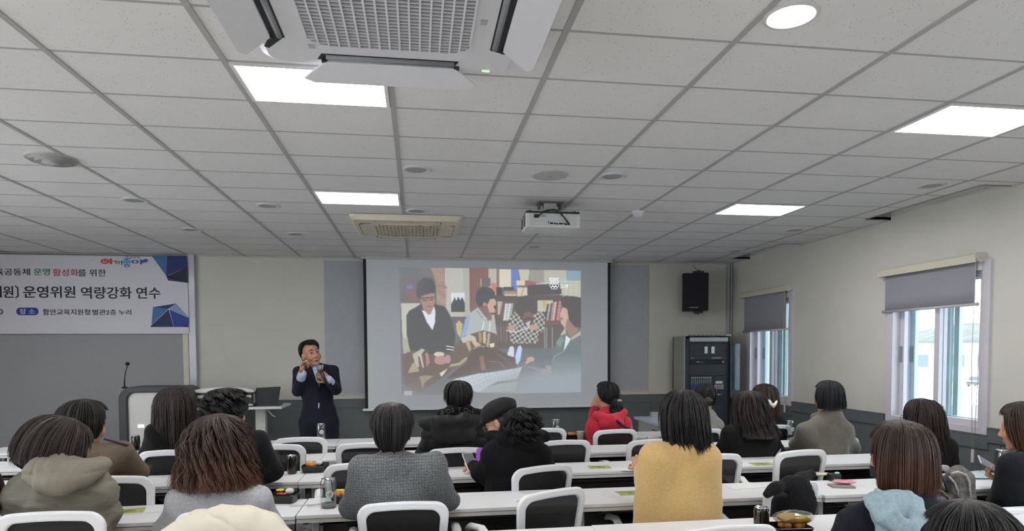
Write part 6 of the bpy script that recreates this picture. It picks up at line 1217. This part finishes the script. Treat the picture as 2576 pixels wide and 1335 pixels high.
for q, k_ in ((-1, 'l'), (1, 'r')): S.cap(J['H']+V3(q*.088, 0, -.04), J['k'+k_], .098, .078).cap(J['k'+k_], J['a'+k_]+V3(0, 0, -.02), .078, .066)
soft_on(pr_, B_, S, 'suit_trousers', SUIT, .012, folds(.005, 8, 4, .4))
for a in ('al', 'ar'):
    S = Soft(.02); p = J[a]; S.cap(V3(p[0], p[1]+.03, .045), V3(p[0], p[1]-.15, .032), .042, .036); soft_on(pr_, B_, S, 'shoe', SHOE, .01, zmin=.002)
# microphone in the left hand, clicker in the right
g = world((817, 954), PYD-.27); hd = world((803, 921), PYD-.30); ax = (hd-g)/np.linalg.norm(hd-g); lo_ = hd-ax*.235
t = thing('handheld_microphone', 'handheld microphone with grey head held up by the presenter', 'microphone', tuple(lo_)); MB().cyl((0, 0, 0), tuple(ax*.19), .013, .017, n=14).build('handle', BLACKP, t); MB().cyl(tuple(ax*.185), tuple(ax*.198), .021, n=14).build('collar', DARKP, t); MB().ball(tuple(ax*.222), .026, 8, sc=(1, 1, 1.1)).build('grille', mat('mic_grille', '8d9294', .4, .5, bump=.4, bscale=900), t)
p = world((766, 908), PYD-.24); t = thing('clicker', 'small black and white clicker held up in the raised hand of the presenter', 'remote control', tuple(p), 0); MB().box((0, 0, 0), (.04, .02, .016), bev=.006, rot=RY(-.25)).build('body', mat('clicker_dark', '26272a', .4), t); MB().box((.016, -.004, .004), (.016, .018, .014), bev=.006, rot=RY(-.25)).build('button', mat('clicker_white', 'd5d6d6', .4), t)
# ------------------------------------------------------------------ clothes and bags on the chairs
CRM = mat('cream_padded_cloth', 'cbc4b5', .65, var=.015, scale=6, bump=.15, bscale=14)
def drape(name, label, cat, pts, rs, extra, m, disp, h=.009, Y=2.7, k=.05, part='cloth'):
    P = [world(p[:2], p[2] if len(p) > 2 else Y) for p in pts]; S = Soft(k); S.chain(P, rs)
    for p, r in extra: S.ell(world(p[:2], p[2] if len(p) > 2 else Y), r)
    base = V3(P[0][0], Y, .5); V, F = S.mesh(h, disp); o = mesh_obj(name, [(V, F, 0)], m, base); tag(o, label, cat); return o, base
PX0 = world((600, 1300), 2.7)[0]+.10
P_ = [(440, 1346), (490, 1322), (552, 1308), (616, 1308), (672, 1324), (706, 1352)]
drape('padded_coat', 'cream padded coat draped over the chair behind the grey sweater', 'coat', [(450, 1332, 2.70), (500, 1308, 2.70), (560, 1298, 2.70), (620, 1300, 2.70), (680, 1318, 2.70), (712, 1348, 2.70)], [.040, .044, .048, .046, .044, .04], [((x, y+22, 2.675-.012*(i % 2)), (.078, .058, .075)) for i, (x, y) in enumerate(P_)], CRM, lambda P: .005*vnoise(P, 14, 3)+.003*np.abs(vnoise(P, 30, 4))+.007*np.exp(-(((P[:, 0]-PX0)*.5+P[:, 2]-.775+.012*vnoise(P, 12, 6))/.006)**2), Y=2.70, k=.016, h=.007)
KNIT = cloth('black_rib_knit', '141417', bump=.5, bscale=60)
o, b_ = drape('cardigan', 'black ribbed cardigan hung over the turned chair near the right side', 'cardigan', [(1930, 1243, 2.97), (1952, 1226, 2.98), (1985, 1213, 3.01), (2015, 1203, 3.04), (2042, 1192, 3.07)], [.018, .022, .022, .024, .022], [((2012, 1248, 2.985), (.066, .020, .10)), ((2030, 1278, 2.985), (.045, .018, .09))], KNIT, lambda P: .004*np.sin((P[:, 0]*.75+P[:, 2]*.66)*520)*.35+.006*vnoise(P, 15, 5), h=.005, Y=3.0)
o, b_ = drape('jacket', 'grey furry lined jacket with stitched pale edge hung over the chair by the handbag', 'jacket', [(2392, 1196, 3.0), (2412, 1190, 3.01), (2432, 1204, 3.0), (2438, 1250, 2.97)], [.026, .03, .028, .03], [((2416, 1235, 2.97), (.042, .03, .085)), ((2412, 1275, 2.96), (.05, .03, .06))], cloth('grey_fleece', '5d5c5b', var=.5, scale=40), lambda P: .006*vnoise(P, 30, 5), h=.006, Y=3.0)
ed = [tuple(world(p, 2.93)-b_) for p in ((2392, 1190), (2410, 1186), (2430, 1194), (2439, 1212), (2441, 1245), (2440, 1270))]; MB().tube(ed, .006, 6).build('stitched_edge', mat('edge_pale', 'a09f9c', .8, var=.6, scale=160), o)
ed = [tuple(world(p, 2.925)-b_) for p in ((2388, 1198), (2402, 1215), (2410, 1235), (2412, 1262))]; MB().tube(ed, .005, 6).build('inner_edge', mat('edge_pale', 'a09f9c', .8, var=.6, scale=160), o)
# handbag
S = Soft(.03); hb = world((2352, 1262), 2.92); S.ell(hb, (.085, .05, .065)).cap(hb+V3(-.06, 0, .02), hb+V3(.06, 0, .02), .045); V, F = S.mesh(.007); base = V3(hb[0], hb[1], hb[2])
o = mesh_obj('handbag', [(V, F, 0)], mat('bag_leather', '1c1b1c', .4, bump=.15, bscale=90), base); tag(o, 'black handbag with gold-edged top and looped handles on the chair behind the pale blue hood', 'handbag')
def pl(pts, Y): return [tuple(world(p, Y)-base) for p in pts]
MB().tube(pl([(2318, 1232), (2345, 1226), (2372, 1236), (2392, 1258), (2400, 1276)], 2.865), .004, 6).build('gold_zip', mat('gold_metal', '9a8350', .3, .7), o)
MB().tube(pl([(2336, 1262), (2343, 1225), (2340, 1198), (2350, 1187), (2368, 1196), (2380, 1220), (2384, 1240)], 2.89), .006, 8).build('handle', BLACKP, o); MB().tube(pl([(2352, 1256), (2356, 1222), (2350, 1200), (2340, 1192), (2328, 1200)], 2.86), .006, 8).build('handle', BLACKP, o)
MB().tube(pl([(2352, 1196), (2366, 1212), (2374, 1238)], 2.93), [.006, .016, .012], 8, flat=.5).build('scarf', mat('scaly_scarf', '8d8b87', .7, var=.7, scale=140), o)
# armrest-side bits: white carton by the right chairs
